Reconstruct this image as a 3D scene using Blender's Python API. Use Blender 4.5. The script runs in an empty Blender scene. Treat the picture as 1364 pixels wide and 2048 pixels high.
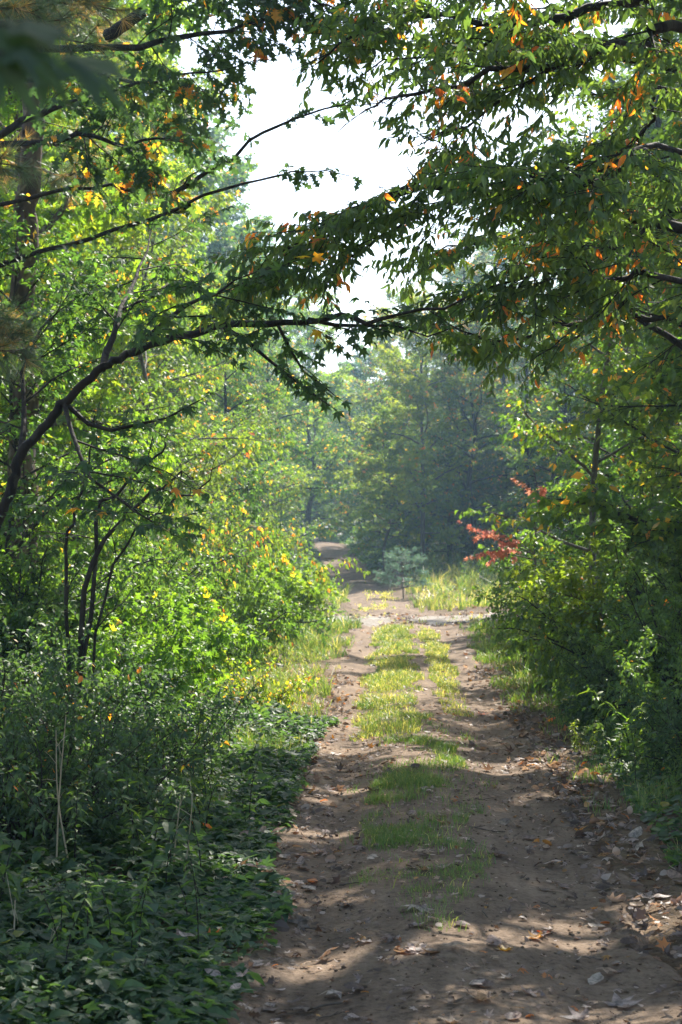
import bpy, math
import numpy as np
from mathutils import Vector

# ------------------------------------------------------------------ camera, sky, sun, exposure
S = bpy.context.scene
COL = S.collection
rng = np.random.default_rng(11)

FPX = 3600.0                       # focal length in photo pixels (photo 1364 x 2048)
EYE = 1.7
cam_d = bpy.data.cameras.new('camera')
cam = bpy.data.objects.new('camera', cam_d)
COL.objects.link(cam)
cam_d.sensor_fit = 'AUTO'
cam_d.sensor_width = 36.0
cam_d.lens = FPX / 2048 * 36.0
cam_d.clip_start = 0.05
cam_d.clip_end = 1000
cam.location = (0, 0, EYE)
PITCH = math.atan(44 / FPX)
YAW = math.atan(107 / FPX)
cam.rotation_euler = (math.pi / 2 + PITCH, 0, YAW)
S.camera = cam
cam_d.dof.use_dof = True
cam_d.dof.focus_distance = 10.5
cam_d.dof.aperture_fstop = 6.3

SUN_AZ = math.radians(20)          # to the right of the track
SUN_EL = math.radians(47)
W = bpy.data.worlds.new('World')
S.world = W
W.use_nodes = True
wn = W.node_tree
bg = wn.nodes['Background']
sky = wn.nodes.new('ShaderNodeTexSky')
sky.sky_type = 'NISHITA'
sky.sun_disc = False
sky.sun_elevation = SUN_EL
sky.sun_rotation = SUN_AZ
sky.dust_density = 2.0
wn.links.new(sky.outputs[0], bg.inputs[0])
bg.inputs[1].default_value = 0.145

sd = bpy.data.lights.new('sun', 'SUN')
sd.energy = 5.0
sd.angle = math.radians(0.5)
sd.color = (1.0, 0.94, 0.83)
sun = bpy.data.objects.new('sun', sd)
COL.objects.link(sun)
SUNV = Vector((math.sin(SUN_AZ) * math.cos(SUN_EL), math.cos(SUN_AZ) * math.cos(SUN_EL), math.sin(SUN_EL)))
sun.rotation_euler = SUNV.to_track_quat('Z', 'Y').to_euler()
sun.location = (5, 5, 30)

S.render.engine = 'CYCLES'
S.view_settings.view_transform = 'Standard'
S.view_settings.look = 'None'
S.view_settings.exposure = 1.38
S.view_settings.gamma = 1.0
cy = S.cycles
cy.max_bounces = 7
cy.diffuse_bounces = 4
cy.glossy_bounces = 2
cy.transmission_bounces = 4
cy.transparent_max_bounces = 4
cy.volume_bounces = 1
cy.caustics_reflective = False
cy.caustics_refractive = False
cy.sample_clamp_indirect = 4.0
cy.use_denoising = True
try:
    cy.denoiser = 'OPENIMAGEDENOISE'
except Exception:
    pass

# ------------------------------------------------------------------ helpers
_cy, _sy = math.cos(YAW), math.sin(YAW)
_cp, _sp = math.cos(PITCH), math.sin(PITCH)


def P(px, py, d):
    """world point seen at photo pixel (px, py), d metres ahead along the track"""
    u = (px - 682) / FPX
    v = (1024 - py) / FPX
    # camera frame: forward f, right r, up w
    f = np.array([-_sy * _cp, _cy * _cp, _sp])
    r = np.array([_cy, _sy, 0.0])
    w = np.array([_sy * _sp, -_cy * _sp, _cp])
    ray = f + u * r + v * w
    return np.array([0, 0, EYE]) + ray * (d / ray[1])


def smooth(a, b, x):
    t = np.clip((np.asarray(x, float) - a) / (b - a), 0, 1)
    return t * t * (3 - 2 * t)


def _hash(ix, iy, s):
    h = (ix * 374761393 + iy * 668265263 + s * 974634777) & 0x7fffffff
    h = ((h ^ (h >> 13)) * 1274126177) & 0x7fffffff
    return ((h ^ (h >> 16)) & 0xffff) / 65535.0


def noise(x, y, s=0):
    x = np.asarray(x, float); y = np.asarray(y, float)
    ix = np.floor(x).astype(np.int64); iy = np.floor(y).astype(np.int64)
    fx = x - ix; fy = y - iy
    fx = fx * fx * (3 - 2 * fx); fy = fy * fy * (3 - 2 * fy)
    a = _hash(ix, iy, s); b = _hash(ix + 1, iy, s)
    c = _hash(ix, iy + 1, s); d = _hash(ix + 1, iy + 1, s)
    return (a + (b - a) * fx) * (1 - fy) + (c + (d - c) * fx) * fy - 0.5


def fbm(x, y, s=0, o=4):
    r = 0; a = 1.0
    for i in range(o):
        r = r + a * noise(x * 2 ** i, y * 2 ** i, s + i * 7)
        a *= 0.5
    return r


PCY = [0, 30, 38, 50, 65, 85, 120, 200]
PCX = [0.21, 0.21, 0.12, -0.75, -1.75, -3.1, -6.5, -16]


def pcx(y):
    y = np.asarray(y, float)
    return (np.interp(y - 3, PCY, PCX) + np.interp(y, PCY, PCX) + np.interp(y + 3, PCY, PCX)) / 3


def phalf(y):
    return np.interp(y, [0, 30, 40, 60, 200], [0.92, 0.92, 0.85, 0.62, 0.62])


def terr(x, y):
    x = np.asarray(x, float); y = np.asarray(y, float)
    dx = x - pcx(y)
    a = np.abs(dx)
    z = 0.06 * smooth(0.9, 2.0, a) + 0.22 * smooth(1.8, 7, a)
    z = z + 1.3 * smooth(50, 92, y) + .32 * smooth(40, 62, y) * smooth(-.2, 2.5, dx) * smooth(80, 64, y)
    z = z + 0.07 * fbm(x * 0.5, y * 0.5, 3) * smooth(0.8, 2.2, a)
    z = z + 0.02 * fbm(x * 2.3, y * 2.3, 5) * smooth(.8, 1.3, a)
    return z


class Geo:
    """triangles with one 'tone' value per triangle"""
    def __init__(s):
        s.v = []; s.t = []; s.c = []; s.n = 0

    def add(s, v, t, tone=0.0):
        v = np.asarray(v, np.float32); t = np.asarray(t, np.int32)
        s.v.append(v); s.t.append(t + s.n)
        s.c.append(np.broadcast_to(np.asarray(tone, np.float32), (len(t),)))
        s.n += len(v)

    def mesh(s, name, mat, base=(0, 0, 0), smooth_shade=False):
        me = bpy.data.meshes.new(name)
        v = np.concatenate(s.v) - np.asarray(base, np.float32)
        t = np.concatenate(s.t); c = np.concatenate(s.c)
        me.vertices.add(len(v)); me.vertices.foreach_set('co', v.ravel())
        me.loops.add(len(t) * 3); me.loops.foreach_set('vertex_index', t.ravel())
        me.polygons.add(len(t))
        me.polygons.foreach_set('loop_start', np.arange(0, len(t) * 3, 3, dtype=np.int32))
        at = me.attributes.new('tone', 'FLOAT', 'FACE')
        at.data.foreach_set('value', np.ascontiguousarray(c, np.float32))
        me.polygons.foreach_set('use_smooth', np.full(len(t), smooth_shade))
        me.materials.append(mat)
        me.update(calc_edges=True)
        return me


def link(name, me, parent=None, loc=(0, 0, 0)):
    o = bpy.data.objects.new(name, me)
    COL.objects.link(o)
    o.parent = parent
    o.location = loc
    return o


def tag(o, label, cat=None, group=None, kind=None):
    if label: o['label'] = label
    if cat: o['category'] = cat
    if group: o['group'] = group
    if kind: o['kind'] = kind
    return o


def thing(name, label, cat, loc=(0, 0, 0), group=None, rz=0.0, sc=1.0):
    o = bpy.data.objects.new(name, None)
    o.empty_display_size = 0.1
    COL.objects.link(o)
    o.location = loc
    o.rotation_euler = (0, 0, rz)
    o.scale = (sc, sc, sc)
    return tag(o, label, cat, group)


def dup(root, loc, rz, sc, label, group=None, name=None):
    r = root.copy(); COL.objects.link(r)
    if name: r.name = name
    r.location = loc; r.rotation_euler = (0, 0, rz); r.scale = sc if hasattr(sc, '__len__') else (sc, sc, sc)
    r['label'] = label
    if group: r['group'] = group
    for ch in root.children:
        c = ch.copy(); COL.objects.link(c); c.parent = r
        for g in ch.children:
            d = g.copy(); COL.objects.link(d); d.parent = c
    return r


def unit(v):
    v = np.asarray(v, float)
    return v / (np.linalg.norm(v, axis=-1, keepdims=True) + 1e-9)


def tube(g, pts, rad, k=5, tone=0.0):
    pts = np.asarray(pts, float); n = len(pts)
    rad = np.broadcast_to(np.asarray(rad, float), (n,))
    tg = unit(np.gradient(pts, axis=0))
    ref = np.array([0, 0, 1.0]) if abs(tg[0][2]) < 0.8 else np.array([1.0, 0, 0])
    a = unit(np.cross(tg, ref)); b = np.cross(tg, a)
    th = np.arange(k) * (2 * math.pi / k)
    v = pts[:, None, :] + rad[:, None, None] * (np.cos(th)[None, :, None] * a[:, None, :] + np.sin(th)[None, :, None] * b[:, None, :])
    v = v.reshape(-1, 3)
    i = np.arange(n - 1)[:, None] * k + np.arange(k)[None, :]
    j = np.arange(n - 1)[:, None] * k + (np.arange(k)[None, :] + 1) % k
    t = np.concatenate([np.stack([i, j, j + k], -1).reshape(-1, 3), np.stack([i, j + k, i + k], -1).reshape(-1, 3)])
    g.add(v, t, tone)


def curve(ctrl, n):
    """Catmull-Rom through control points"""
    c = np.asarray(ctrl, float)
    c = np.vstack([2 * c[0] - c[1], c, 2 * c[-1] - c[-2]])
    m = len(c) - 3
    out = []
    for s in np.linspace(0, m - 1e-6, n):
        i = int(s); u = s - i
        p0, p1, p2, p3 = c[i:i + 4]
        out.append(0.5 * (2 * p1 + (p2 - p0) * u + (2 * p0 - 5 * p1 + 4 * p2 - p3) * u * u + (3 * p1 - p0 - 3 * p2 + p3) * u ** 3))
    return np.array(out)


# ---- leaf templates: axis +Y from the stalk, face +Z
def _strip(ts, ws, fold=0.25, droop=0.25):
    """leaf from half widths ws at ts (both ends on the midrib)"""
    v = []; t = []
    n = len(ts)
    for y, w in zip(ts, ws):
        z = -droop * y * y
        v += [(0, y, z), (-w, y, z + fold * w), (w, y, z + fold * w)]
    for i in range(n - 1):
        a = 3 * i; b = 3 * (i + 1)
        if ws[i] == 0:
            t += [(a, b + 1, b), (a, b, b + 2)][::1]
            t[-2:] = [(a, b, b + 1), (a, b + 2, b)]
        elif ws[i + 1] == 0:
            t += [(a, b, a + 1), (a, a + 2, b)]
        else:
            t += [(a, b, b + 1), (a, b + 1, a + 1), (a, b + 2, b), (a, a + 2, b + 2)]
    return np.array(v, float), np.array(t)


def _palm():
    ang = [180, 145, 108, 78, 48, 24, 0, -24, -48, -78, -108, -145]
    rad = [.06, .34, .62, .40, .90, .46, 1.0, .46, .90, .40, .62, .34]
    v = [(0, .12, 0.04)]
    for a, r in zip(ang, rad):
        a = math.radians(a)
        x = math.sin(a) * r; y = math.cos(a) * r + .12
        v.append((x * .72, y * .8 + .08, -0.30 * r * r + 0.10 * abs(x)))
    n = len(ang)
    t = [(0, 1 + i, 1 + (i + 1) % n) for i in range(n)]
    v = np.array(v)
    v[:, 1] -= v[:, 1].min()
    return v, np.array(t)


LEAF = {
    'ovate': _strip([0, .18, .45, .75, 1], [0, .2, .27, .15, 0]),
    'long': _strip([0, .2, .5, .8, 1], [0, .14, .19, .10, 0], .3, .35),
    'round': _strip([0, .15, .45, .8, 1], [0, .28, .40, .24, 0], .15, .15),
    'oak': _strip([0, .12, .22, .32, .46, .56, .72, .82, 1], [0, .06, .22, .08, .32, .11, .27, .08, 0], .2, .3),
    'maple': _palm(),
    'small': _strip([0, .45, 1], [0, .3, 0], .25, .2),
    'lance': _strip([0, .3, 1], [0, .09, 0], .3, .3),
}


def leaves(g, kind, pos, axis, nrm, size, tone, bend=None):
    v, t = LEAF[kind]
    pos = np.asarray(pos, float); N = len(pos)
    y = unit(axis)
    x = unit(np.cross(y, nrm))
    z = np.cross(x, y)
    R = np.stack([x, y, z], -1)
    size = np.broadcast_to(np.asarray(size, float), (N,))
    vv = np.broadcast_to(v, (N,) + v.shape).copy()
    if bend is not None:
        vv[:, :, 2] *= bend[:, None]
    vv = np.einsum('nij,nkj->nki', R, vv) * size[:, None, None] + pos[:, None, :]
    k = len(v)
    tt = t[None] + (np.arange(N) * k)[:, None, None]
    g.add(vv.reshape(-1, 3), tt.reshape(-1, 3), np.repeat(np.broadcast_to(tone, (N,)), len(t)))


GAPS = [(.35, 7.55, 1.05, .26, 28), (1.4, 8.25, .8, .22, 14), (-.5, 7.05, .5, .10, 22), (.85, 13.35, .7, .28, 2), (-.4, 12.1, .28, .10, 5),
        (-.45, 10.35, .25, .08, 10), (0, 20.6, .6, 1.5, 0), (-1.3, 20.2, .5, 1.5, 0), (.1, 26.3, 1.0, 1.6, 0), (.1, 30.5, 1.3, 1.6, 0), (1.6, 13.0, .5, .6, 0), (1.35, 14.0, .25, .2, 0),
        (-1.5, 25, .7, 2.5, 0), (1.3, 24, .5, 1.6, 0), (-2.4, 14.6, .7, .9, 0), (1.35, 20.4, .6, .8, 0),
        (.3, 5.4, 1.9, 1.3, 0, 5.4), (1.8, 22, 1.5, 2.2, 0, 5.0), (-4.2, 18, 2.0, 4.0, 0, 8.0), (-2.6, 13.5, 1.0, 2.0, 0, 6.0)]   # the last ones open only the higher canopy


def in_gap(p):
    """leaves missing from the canopy where the sun reaches the ground"""
    k = p[:, 2] / math.tan(SUN_EL)
    x = p[:, 0] - math.sin(SUN_AZ) * k; y = p[:, 1] - math.cos(SUN_AZ) * k
    m = np.zeros(len(p), bool)
    nz = 1 + .9 * fbm(x * 3, y * 3, 91, 3)
    for cx, cy_, rx, ry, a, *zm in GAPS:
        a = math.radians(a); c, s_ = math.cos(a), math.sin(a)
        u = ((x - cx) * c + (y - cy_) * s_) / (rx + .05); v = (-(x - cx) * s_ + (y - cy_) * c) / (ry + .05)
        m |= ((u * u + v * v) < nz) & (p[:, 2] > (zm[0] if zm else 2.4))
    return m


class Plant:
    def __init__(s, kind='ovate', size=.09, gap=.06, droop=.3, autumn=.02, tone=(.25, .6), up=.8, jit=.5):
        s.wood = Geo(); s.leaf = Geo(); s.kind = kind; s.size = size; s.gap = gap; s.droop = droop
        s.autumn = autumn; s.tone = tone; s.up = up; s.jit = jit
        s.lp = []; s.la = []; s.ln = []; s.lt = []; s.keep = None; s.gapped = False

    def twig_leaves(s, pts):
        seg = np.linalg.norm(np.diff(pts, axis=0), axis=1)
        L = seg.sum()
        m = max(2, int(L / s.gap))
        u = (np.arange(m) + rng.random(m) * .6 + .3) / m
        u = np.clip(u, 0, 1) * (len(pts) - 1)
        i = np.minimum(u.astype(int), len(pts) - 2)
        f = (u - i)[:, None]
        p = pts[i] * (1 - f) + pts[i + 1] * f
        d = unit(pts[i + 1] - pts[i])
        side = unit(np.cross(d, [0, 0, 1.0]) + 1e-4) * np.where(np.arange(m) % 2, 1, -1)[:, None]
        ax = d * .55 + side * .75 + np.array([0, 0, -s.droop]) + rng.normal(0, .25, (m, 3))
        nr = np.array([0, 0, s.up]) + rng.normal(0, s.jit, (m, 3))
        base = rng.uniform(*s.tone)
        tone = np.clip(base + rng.normal(0, .07, m), 0.02, .755)
        if rng.random() < s.autumn * 2:
            tone = np.where(rng.random(m) < .6, rng.uniform(.78, 1.0, m), tone)
        tone = np.where(rng.random(m) < s.autumn * .4, rng.uniform(.8, 1.0, m), tone)
        s.lp.append(p); s.la.append(ax); s.ln.append(nr); s.lt.append(tone)

    def grow(s, p0, d0, L, r0, level, prm, leafy=True):
        """prm: dict of lists by level: den (children per m), ang, ratio; wander, grav"""
        n = max(3, int(L / prm.get('seg', .22)) + 2)
        step = L / (n - 1)
        d = unit(d0); p = np.array(p0, float)
        pts = [p]
        w = prm.get('wander', .12); gv = prm.get('grav', -.03)
        for _ in range(n - 1):
            d = unit(d + rng.normal(0, w, 3) * np.array([1, 1, .7]) + np.array([0, 0, gv]))
            p = p + d * step
            pts.append(p)
        pts = np.array(pts)
        rad = np.linspace(r0, max(r0 * .35, .0012), n)
        tube(s.wood, pts, rad, 3 if r0 < .008 else (4 if r0 < .02 else 6))
        s.sub(pts, rad, L, level, prm, leafy)
        return pts

    def sub(s, pts, rad, L, level, prm, leafy=True, t0=.2):
        if s.keep is not None and level <= 1 and not s.keep(pts[-1]):
            return
        if level == 0:
            if leafy: s.twig_leaves(pts)
            return
        nch = max(2, int(L * prm['den'][level - 1] + rng.random()))
        n = len(pts)
        flat = prm.get('flat', .35)
        for k in range(nch + 1):
            t = t0 + (1 - t0) * (k + rng.random() * .7) / (nch + .7) if k < nch else 1.0
            u = min(t * (n - 1), n - 1.001); i = int(u); f = u - i
            p = pts[i] * (1 - f) + pts[i + 1] * f
            tg = unit(pts[i + 1] - pts[i])
            if k == nch:
                d = tg + rng.normal(0, .15, 3)
            else:
                a = math.radians(prm['ang'][level - 1] + rng.normal(0, 10))
                side = unit(np.cross(tg, [0, 0, 1.0]) + 1e-4) * (1 if k % 2 else -1)
                upv = np.cross(side, tg) * (1 if side[0] > -9 else 1)
                ph = rng.normal(0, flat) if flat < 2 else rng.uniform(0, 6.28)
                d = tg * math.cos(a) + (side * math.cos(ph) + np.array([0, 0, 1.0]) * math.sin(ph)) * math.sin(a)
            cl = prm['len'][level - 1] * (1 - .55 * t * prm.get('taper', 1)) * rng.uniform(.65, 1.2)
            s.grow(p, d, cl, max(.0015, min(rad[i] * .6, cl * .011 + .001)), level - 1, prm, leafy)

    def limb(s, ctrl, r0, r1, level, prm, n=None, geo=None, t0=.15, leafy=True, k=7):
        ctrl = np.asarray(ctrl, float)
        L = np.linalg.norm(np.diff(ctrl, axis=0), axis=1).sum()
        n = n or max(6, int(L / .15))
        pts = curve(ctrl, n)
        pts[1:-1] += rng.normal(0, .25 * L / n, (n - 2, 3)) * .35
        rad = np.linspace(r0, r1, n) * (1 + rng.normal(0, .05, n))
        tube(geo or s.wood, pts, rad, k)
        if level >= 0:
            w = s.wood; s.wood = geo or w
            s.sub(pts, rad, L, level, prm, leafy, t0)
            s.wood = w
        return pts

    def flush(s):
        if s.lp:
            p = np.concatenate(s.lp); a = np.concatenate(s.la); nr = np.concatenate(s.ln); t = np.concatenate(s.lt)
            if s.gapped:
                k = ~in_gap(p); p, a, nr, t = p[k], a[k], nr[k], t[k]
            sz = s.size * rng.uniform(.6, 1.25, len(p))
            leaves(s.leaf, s.kind, p, a, nr, sz, t, rng.uniform(.3, 2.2, len(p)))
            s.nleaf = len(p)
            s.lp = []
        return s

# ------------------------------------------------------------------ materials
def _new(name):
    m = bpy.data.materials.new(name); m.use_nodes = True
    nt = m.node_tree; nt.nodes.clear()
    out = nt.nodes.new('ShaderNodeOutputMaterial')
    return m, nt, out


def N(nt, typ, **kw):
    n = nt.nodes.new(typ)
    for k, v in kw.items():
        if k.startswith('i_'):
            n.inputs[int(k[2:])].default_value = v
        else:
            setattr(n, k, v)
    return n


def ramp(nt, stops):
    r = nt.nodes.new('ShaderNodeValToRGB')
    e = r.color_ramp.elements
    e[0].position, e[0].color = stops[0][0], (*stops[0][1], 1)
    e[1].position, e[1].color = stops[-1][0], (*stops[-1][1], 1)
    for p, c in stops[1:-1]:
        x = e.new(p); x.color = (*c, 1)
    return r


def leaf_mat(name, stops, trans=(2.0, 2.05, .85), gloss=.045, rough=.45, hue=.02, mottle=(.86, 1.1, 25)):
    m, nt, out = _new(name)
    L = nt.links.new
    at = N(nt, 'ShaderNodeAttribute', attribute_name='tone')
    oi = N(nt, 'ShaderNodeObjectInfo')
    r = ramp(nt, stops)
    L(at.outputs['Fac'], r.inputs[0])
    tc = N(nt, 'ShaderNodeTexCoord'); mn = N(nt, 'ShaderNodeTexNoise'); mn.inputs['Scale'].default_value = mottle[2]; mn.inputs['Detail'].default_value = 3
    L(tc.outputs['Object'], mn.inputs[0])
    mm = N(nt, 'ShaderNodeMapRange'); mm.inputs[1].default_value = .35; mm.inputs[2].default_value = .65; mm.inputs[3].default_value = mottle[0]; mm.inputs[4].default_value = mottle[1]
    L(mn.outputs[0], mm.inputs[0])
    hs = N(nt, 'ShaderNodeHueSaturation')
    mr = N(nt, 'ShaderNodeMapRange'); mr.inputs[3].default_value = .5 - hue; mr.inputs[4].default_value = .5 + hue
    L(oi.outputs['Random'], mr.inputs[0]); L(mr.outputs[0], hs.inputs[0]); L(r.outputs[0], hs.inputs['Color']); L(mm.outputs[0], hs.inputs['Value'])
    mu = N(nt, 'ShaderNodeMix', data_type='RGBA', blend_type='MULTIPLY'); mu.inputs[0].default_value = 1
    L(hs.outputs[0], mu.inputs[6]); mu.inputs[7].default_value = (*trans, 1)
    d = N(nt, 'ShaderNodeBsdfDiffuse'); L(hs.outputs[0], d.inputs[0])
    t = N(nt, 'ShaderNodeBsdfTranslucent'); L(mu.outputs[2], t.inputs[0])
    a = N(nt, 'ShaderNodeAddShader'); L(d.outputs[0], a.inputs[0]); L(t.outputs[0], a.inputs[1])
    gl = N(nt, 'ShaderNodeBsdfGlossy'); gl.inputs['Roughness'].default_value = rough
    gl.inputs[0].default_value = (1, 1, 1, 1)
    mx = N(nt, 'ShaderNodeMixShader'); mx.inputs[0].default_value = gloss
    L(a.outputs[0], mx.inputs[1]); L(gl.outputs[0], mx.inputs[2]); L(mx.outputs[0], out.inputs[0])
    return m


GREEN = [(0, (.030, .056, .019)), (.35, (.046, .082, .021)), (.6, (.075, .118, .022)), (.76, (.12, .15, .022)),
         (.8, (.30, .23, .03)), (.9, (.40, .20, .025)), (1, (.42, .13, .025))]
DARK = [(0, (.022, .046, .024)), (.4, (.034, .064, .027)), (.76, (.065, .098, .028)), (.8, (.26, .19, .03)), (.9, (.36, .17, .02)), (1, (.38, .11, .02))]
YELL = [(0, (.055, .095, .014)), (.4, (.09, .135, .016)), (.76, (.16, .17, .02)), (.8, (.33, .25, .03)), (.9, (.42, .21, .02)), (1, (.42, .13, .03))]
M = {}
M['leaf'] = leaf_mat('green_leaf', GREEN)
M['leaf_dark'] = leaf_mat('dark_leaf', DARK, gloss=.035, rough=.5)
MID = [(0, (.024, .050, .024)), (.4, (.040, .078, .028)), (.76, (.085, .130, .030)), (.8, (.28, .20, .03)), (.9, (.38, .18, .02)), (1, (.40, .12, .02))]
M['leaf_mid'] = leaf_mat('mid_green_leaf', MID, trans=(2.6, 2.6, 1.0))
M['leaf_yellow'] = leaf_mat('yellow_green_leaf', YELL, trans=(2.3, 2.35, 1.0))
M['leaf_red'] = leaf_mat('red_leaf', [(0, (.19, .065, .055)), (.5, (.28, .075, .065)), (.76, (.30, .12, .085)), (1, (.22, .14, .06))], trans=(1.5, 1.5, 1.4))
M['needle'] = leaf_mat('pine_needle', [(0, (.035, .065, .030)), (.7, (.055, .09, .035)), (.76, (.10, .13, .04)), (.8, (.27, .19, .06)), (1, (.33, .19, .06))], trans=(1.3, 1.35, .7), gloss=.12)
M['needle_blue'] = leaf_mat('spruce_needle', [(0, (.07, .125, .095)), (1, (.12, .19, .14))], trans=(1, 1, .8))
M['grass'] = leaf_mat('grass_blade', [(0, (.042, .08, .020)), (.45, (.072, .104, .032)), (.72, (.15, .145, .055)), (1, (.34, .27, .14))], trans=(1.7, 1.8, .7), gloss=.05)
M['dead'] = leaf_mat('dry_leaf', [(0, (.04, .028, .022)), (.2, (.09, .065, .052)), (.45, (.18, .14, .12)), (.7, (.33, .28, .25)), (.85, (.20, .125, .07)), (.93, (.33, .19, .05)), (1, (.38, .12, .04))], trans=(.8, .6, .4), gloss=.035, rough=.5, mottle=(.5, 1.15, 7))
M['straw'] = leaf_mat('dry_stalk', [(0, (.30, .23, .14)), (1, (.42, .35, .24))], trans=(.3, .3, .2), gloss=.04)


def bark(name, c1, c2, scale=14):
    m, nt, out = _new(name)
    L = nt.links.new
    tc = N(nt, 'ShaderNodeTexCoord')
    mp = N(nt, 'ShaderNodeMapping'); mp.inputs['Scale'].default_value = (scale, scale, scale * .22)
    L(tc.outputs['Object'], mp.inputs[0])
    n = N(nt, 'ShaderNodeTexNoise'); n.inputs['Scale'].default_value = 1.6; n.inputs['Detail'].default_value = 5
    L(mp.outputs[0], n.inputs[0])
    r = ramp(nt, [(.32, c1), (.68, c2)]); L(n.outputs[0], r.inputs[0])
    n2 = N(nt, 'ShaderNodeTexNoise'); n2.inputs['Scale'].default_value = 9; n2.inputs['Detail'].default_value = 4
    L(tc.outputs['Object'], n2.inputs[0])
    r2 = ramp(nt, [(.58, (0, 0, 0)), (.66, (1, 1, 1))]); L(n2.outputs[0], r2.inputs[0])
    lx = N(nt, 'ShaderNodeMix', data_type='RGBA'); L(r2.outputs[0], lx.inputs[0]); L(r.outputs[0], lx.inputs[6])
    lx.inputs[7].default_value = (c2[0] * 1.5, c2[1] * 1.75, c2[2] * 1.6, 1)
    r = lx
    b = N(nt, 'ShaderNodeBump'); b.inputs['Strength'].default_value = .9; b.inputs['Distance'].default_value = .02
    L(n.outputs[0], b.inputs['Height'])
    d = N(nt, 'ShaderNodeBsdfPrincipled'); d.inputs['Roughness'].default_value = .85
    L(r.outputs[2], d.inputs['Base Color']); L(b.outputs[0], d.inputs['Normal']); L(d.outputs[0], out.inputs[0])
    return m


M['bark'] = bark('brown_bark', (.05, .035, .025), (.16, .12, .09))
M['bark_dark'] = bark('dark_bark', (.014, .010, .008), (.045, .034, .027))
M['bark_pine'] = bark('pine_bark', (.06, .04, .03), (.22, .15, .11), 9)
M['bark_grey'] = bark('grey_bark', (.07, .06, .055), (.20, .18, .16))


def soil_mat(name, cols, litter, bumpd=.012, grain=1.0):
    m, nt, out = _new(name)
    L = nt.links.new
    tc = N(nt, 'ShaderNodeTexCoord')
    n1 = N(nt, 'ShaderNodeTexNoise'); n1.inputs['Scale'].default_value = 1.3; n1.inputs['Detail'].default_value = 6; n1.inputs['Roughness'].default_value = .65
    n2 = N(nt, 'ShaderNodeTexNoise'); n2.inputs['Scale'].default_value = 28 * grain; n2.inputs['Detail'].default_value = 5; n2.inputs['Roughness'].default_value = .7
    n3 = N(nt, 'ShaderNodeTexVoronoi'); n3.inputs['Scale'].default_value = 60 * grain
    for n in (n1, n2, n3): L(tc.outputs['Object'], n.inputs['Vector'])
    mp = N(nt, 'ShaderNodeMapping'); mp.inputs['Scale'].default_value = (11, 1.1, 6)
    n4 = N(nt, 'ShaderNodeTexNoise'); n4.inputs['Scale'].default_value = 1; n4.inputs['Detail'].default_value = 4
    L(tc.outputs['Object'], mp.inputs[0]); L(mp.outputs[0], n4.inputs[0])
    mxn = N(nt, 'ShaderNodeMix'); mxn.inputs[0].default_value = .38
    L(n1.outputs[0], mxn.inputs[2]); L(n4.outputs[0], mxn.inputs[3])
    r1 = ramp(nt, cols); L(mxn.outputs[0], r1.inputs[0])
    r2 = ramp(nt, litter); L(n2.outputs[0], r2.inputs[0])
    mx = N(nt, 'ShaderNodeMix', data_type='RGBA', blend_type='MULTIPLY'); mx.inputs[0].default_value = 1
    L(r1.outputs[0], mx.inputs[6]); L(r2.outputs[0], mx.inputs[7])
    ad = N(nt, 'ShaderNodeMath', operation='ADD'); L(n2.outputs[0], ad.inputs[0])
    mm = N(nt, 'ShaderNodeMath', operation='MULTIPLY'); L(n3.outputs[0], mm.inputs[0]); mm.inputs[1].default_value = .35
    L(mm.outputs[0], ad.inputs[1])
    b = N(nt, 'ShaderNodeBump'); b.inputs['Strength'].default_value = .8; b.inputs['Distance'].default_value = bumpd
    L(ad.outputs[0], b.inputs['Height'])
    d = N(nt, 'ShaderNodeBsdfPrincipled'); d.inputs['Roughness'].default_value = .92; d.inputs['Specular IOR Level'].default_value = .2
    L(mx.outputs[2], d.inputs['Base Color']); L(b.outputs[0], d.inputs['Normal']); L(d.outputs[0], out.inputs[0])
    return m


M['dirt'] = soil_mat('sandy_dirt', [(.3, (.088, .060, .041)), (.5, (.18, .127, .088)), (.7, (.28, .205, .145))],
                     [(.3, (.42, .38, .35)), (.5, (.95, .95, .95)), (.75, (1.15, 1.13, 1.1))])
M['gravel'] = soil_mat('pale_gravel', [(.3, (.17, .145, .12)), (.5, (.27, .24, .21)), (.7, (.40, .37, .34))], [(.3, (.6, .58, .56)), (.55, (1, 1, 1)), (.75, (1.15, 1.15, 1.15))], .02)
M['floor'] = soil_mat('forest_floor', [(.3, (.07, .05, .032)), (.5, (.13, .09, .055)), (.72, (.20, .15, .09))],
                      [(.3, (.45, .42, .4)), (.5, (1, 1, 1)), (.75, (1.25, 1.15, 1.05))], .03, .8)

# ------------------------------------------------------------------ ground and track
def grid_mesh(name, xs, ys, zf, mat):
    X, Y = np.meshgrid(xs, ys)
    if callable(xs): pass
    Z = zf(X, Y)
    return surf(name, X, Y, Z, mat)


def surf(name, X, Y, Z, mat):
    h, w = X.shape
    v = np.stack([X, Y, Z], -1).reshape(-1, 3)
    i = (np.arange(h - 1)[:, None] * w + np.arange(w - 1)[None, :]).ravel()
    t = np.concatenate([np.stack([i, i + 1, i + w + 1], -1), np.stack([i, i + w + 1, i + w], -1)])
    g = Geo(); g.add(v, t)
    return g.mesh(name, mat, smooth_shade=True)


gy = np.concatenate([np.arange(-15, 4, .5), np.arange(4, 20, .1), np.arange(20, 60, .25), np.arange(60, 130, 1), np.arange(130, 421, 10)])
gx = np.concatenate([np.arange(-200, -24, 8), np.arange(-24, -6, .8), np.arange(-6, 6, .1), np.arange(6, 24, .8), np.arange(24, 201, 8)])


def ground_z(x, y):
    dx = np.abs(x - pcx(y))
    return terr(x, y) - .05 * smooth(phalf(y) + .12, phalf(y) - .12, dx) * (y > 2)


g_me = grid_mesh('ground', gx, gy, ground_z, M['floor'])
tag(link('ground', g_me), 'leaf-strewn brown forest floor on both sides of the track', kind='structure')


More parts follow.
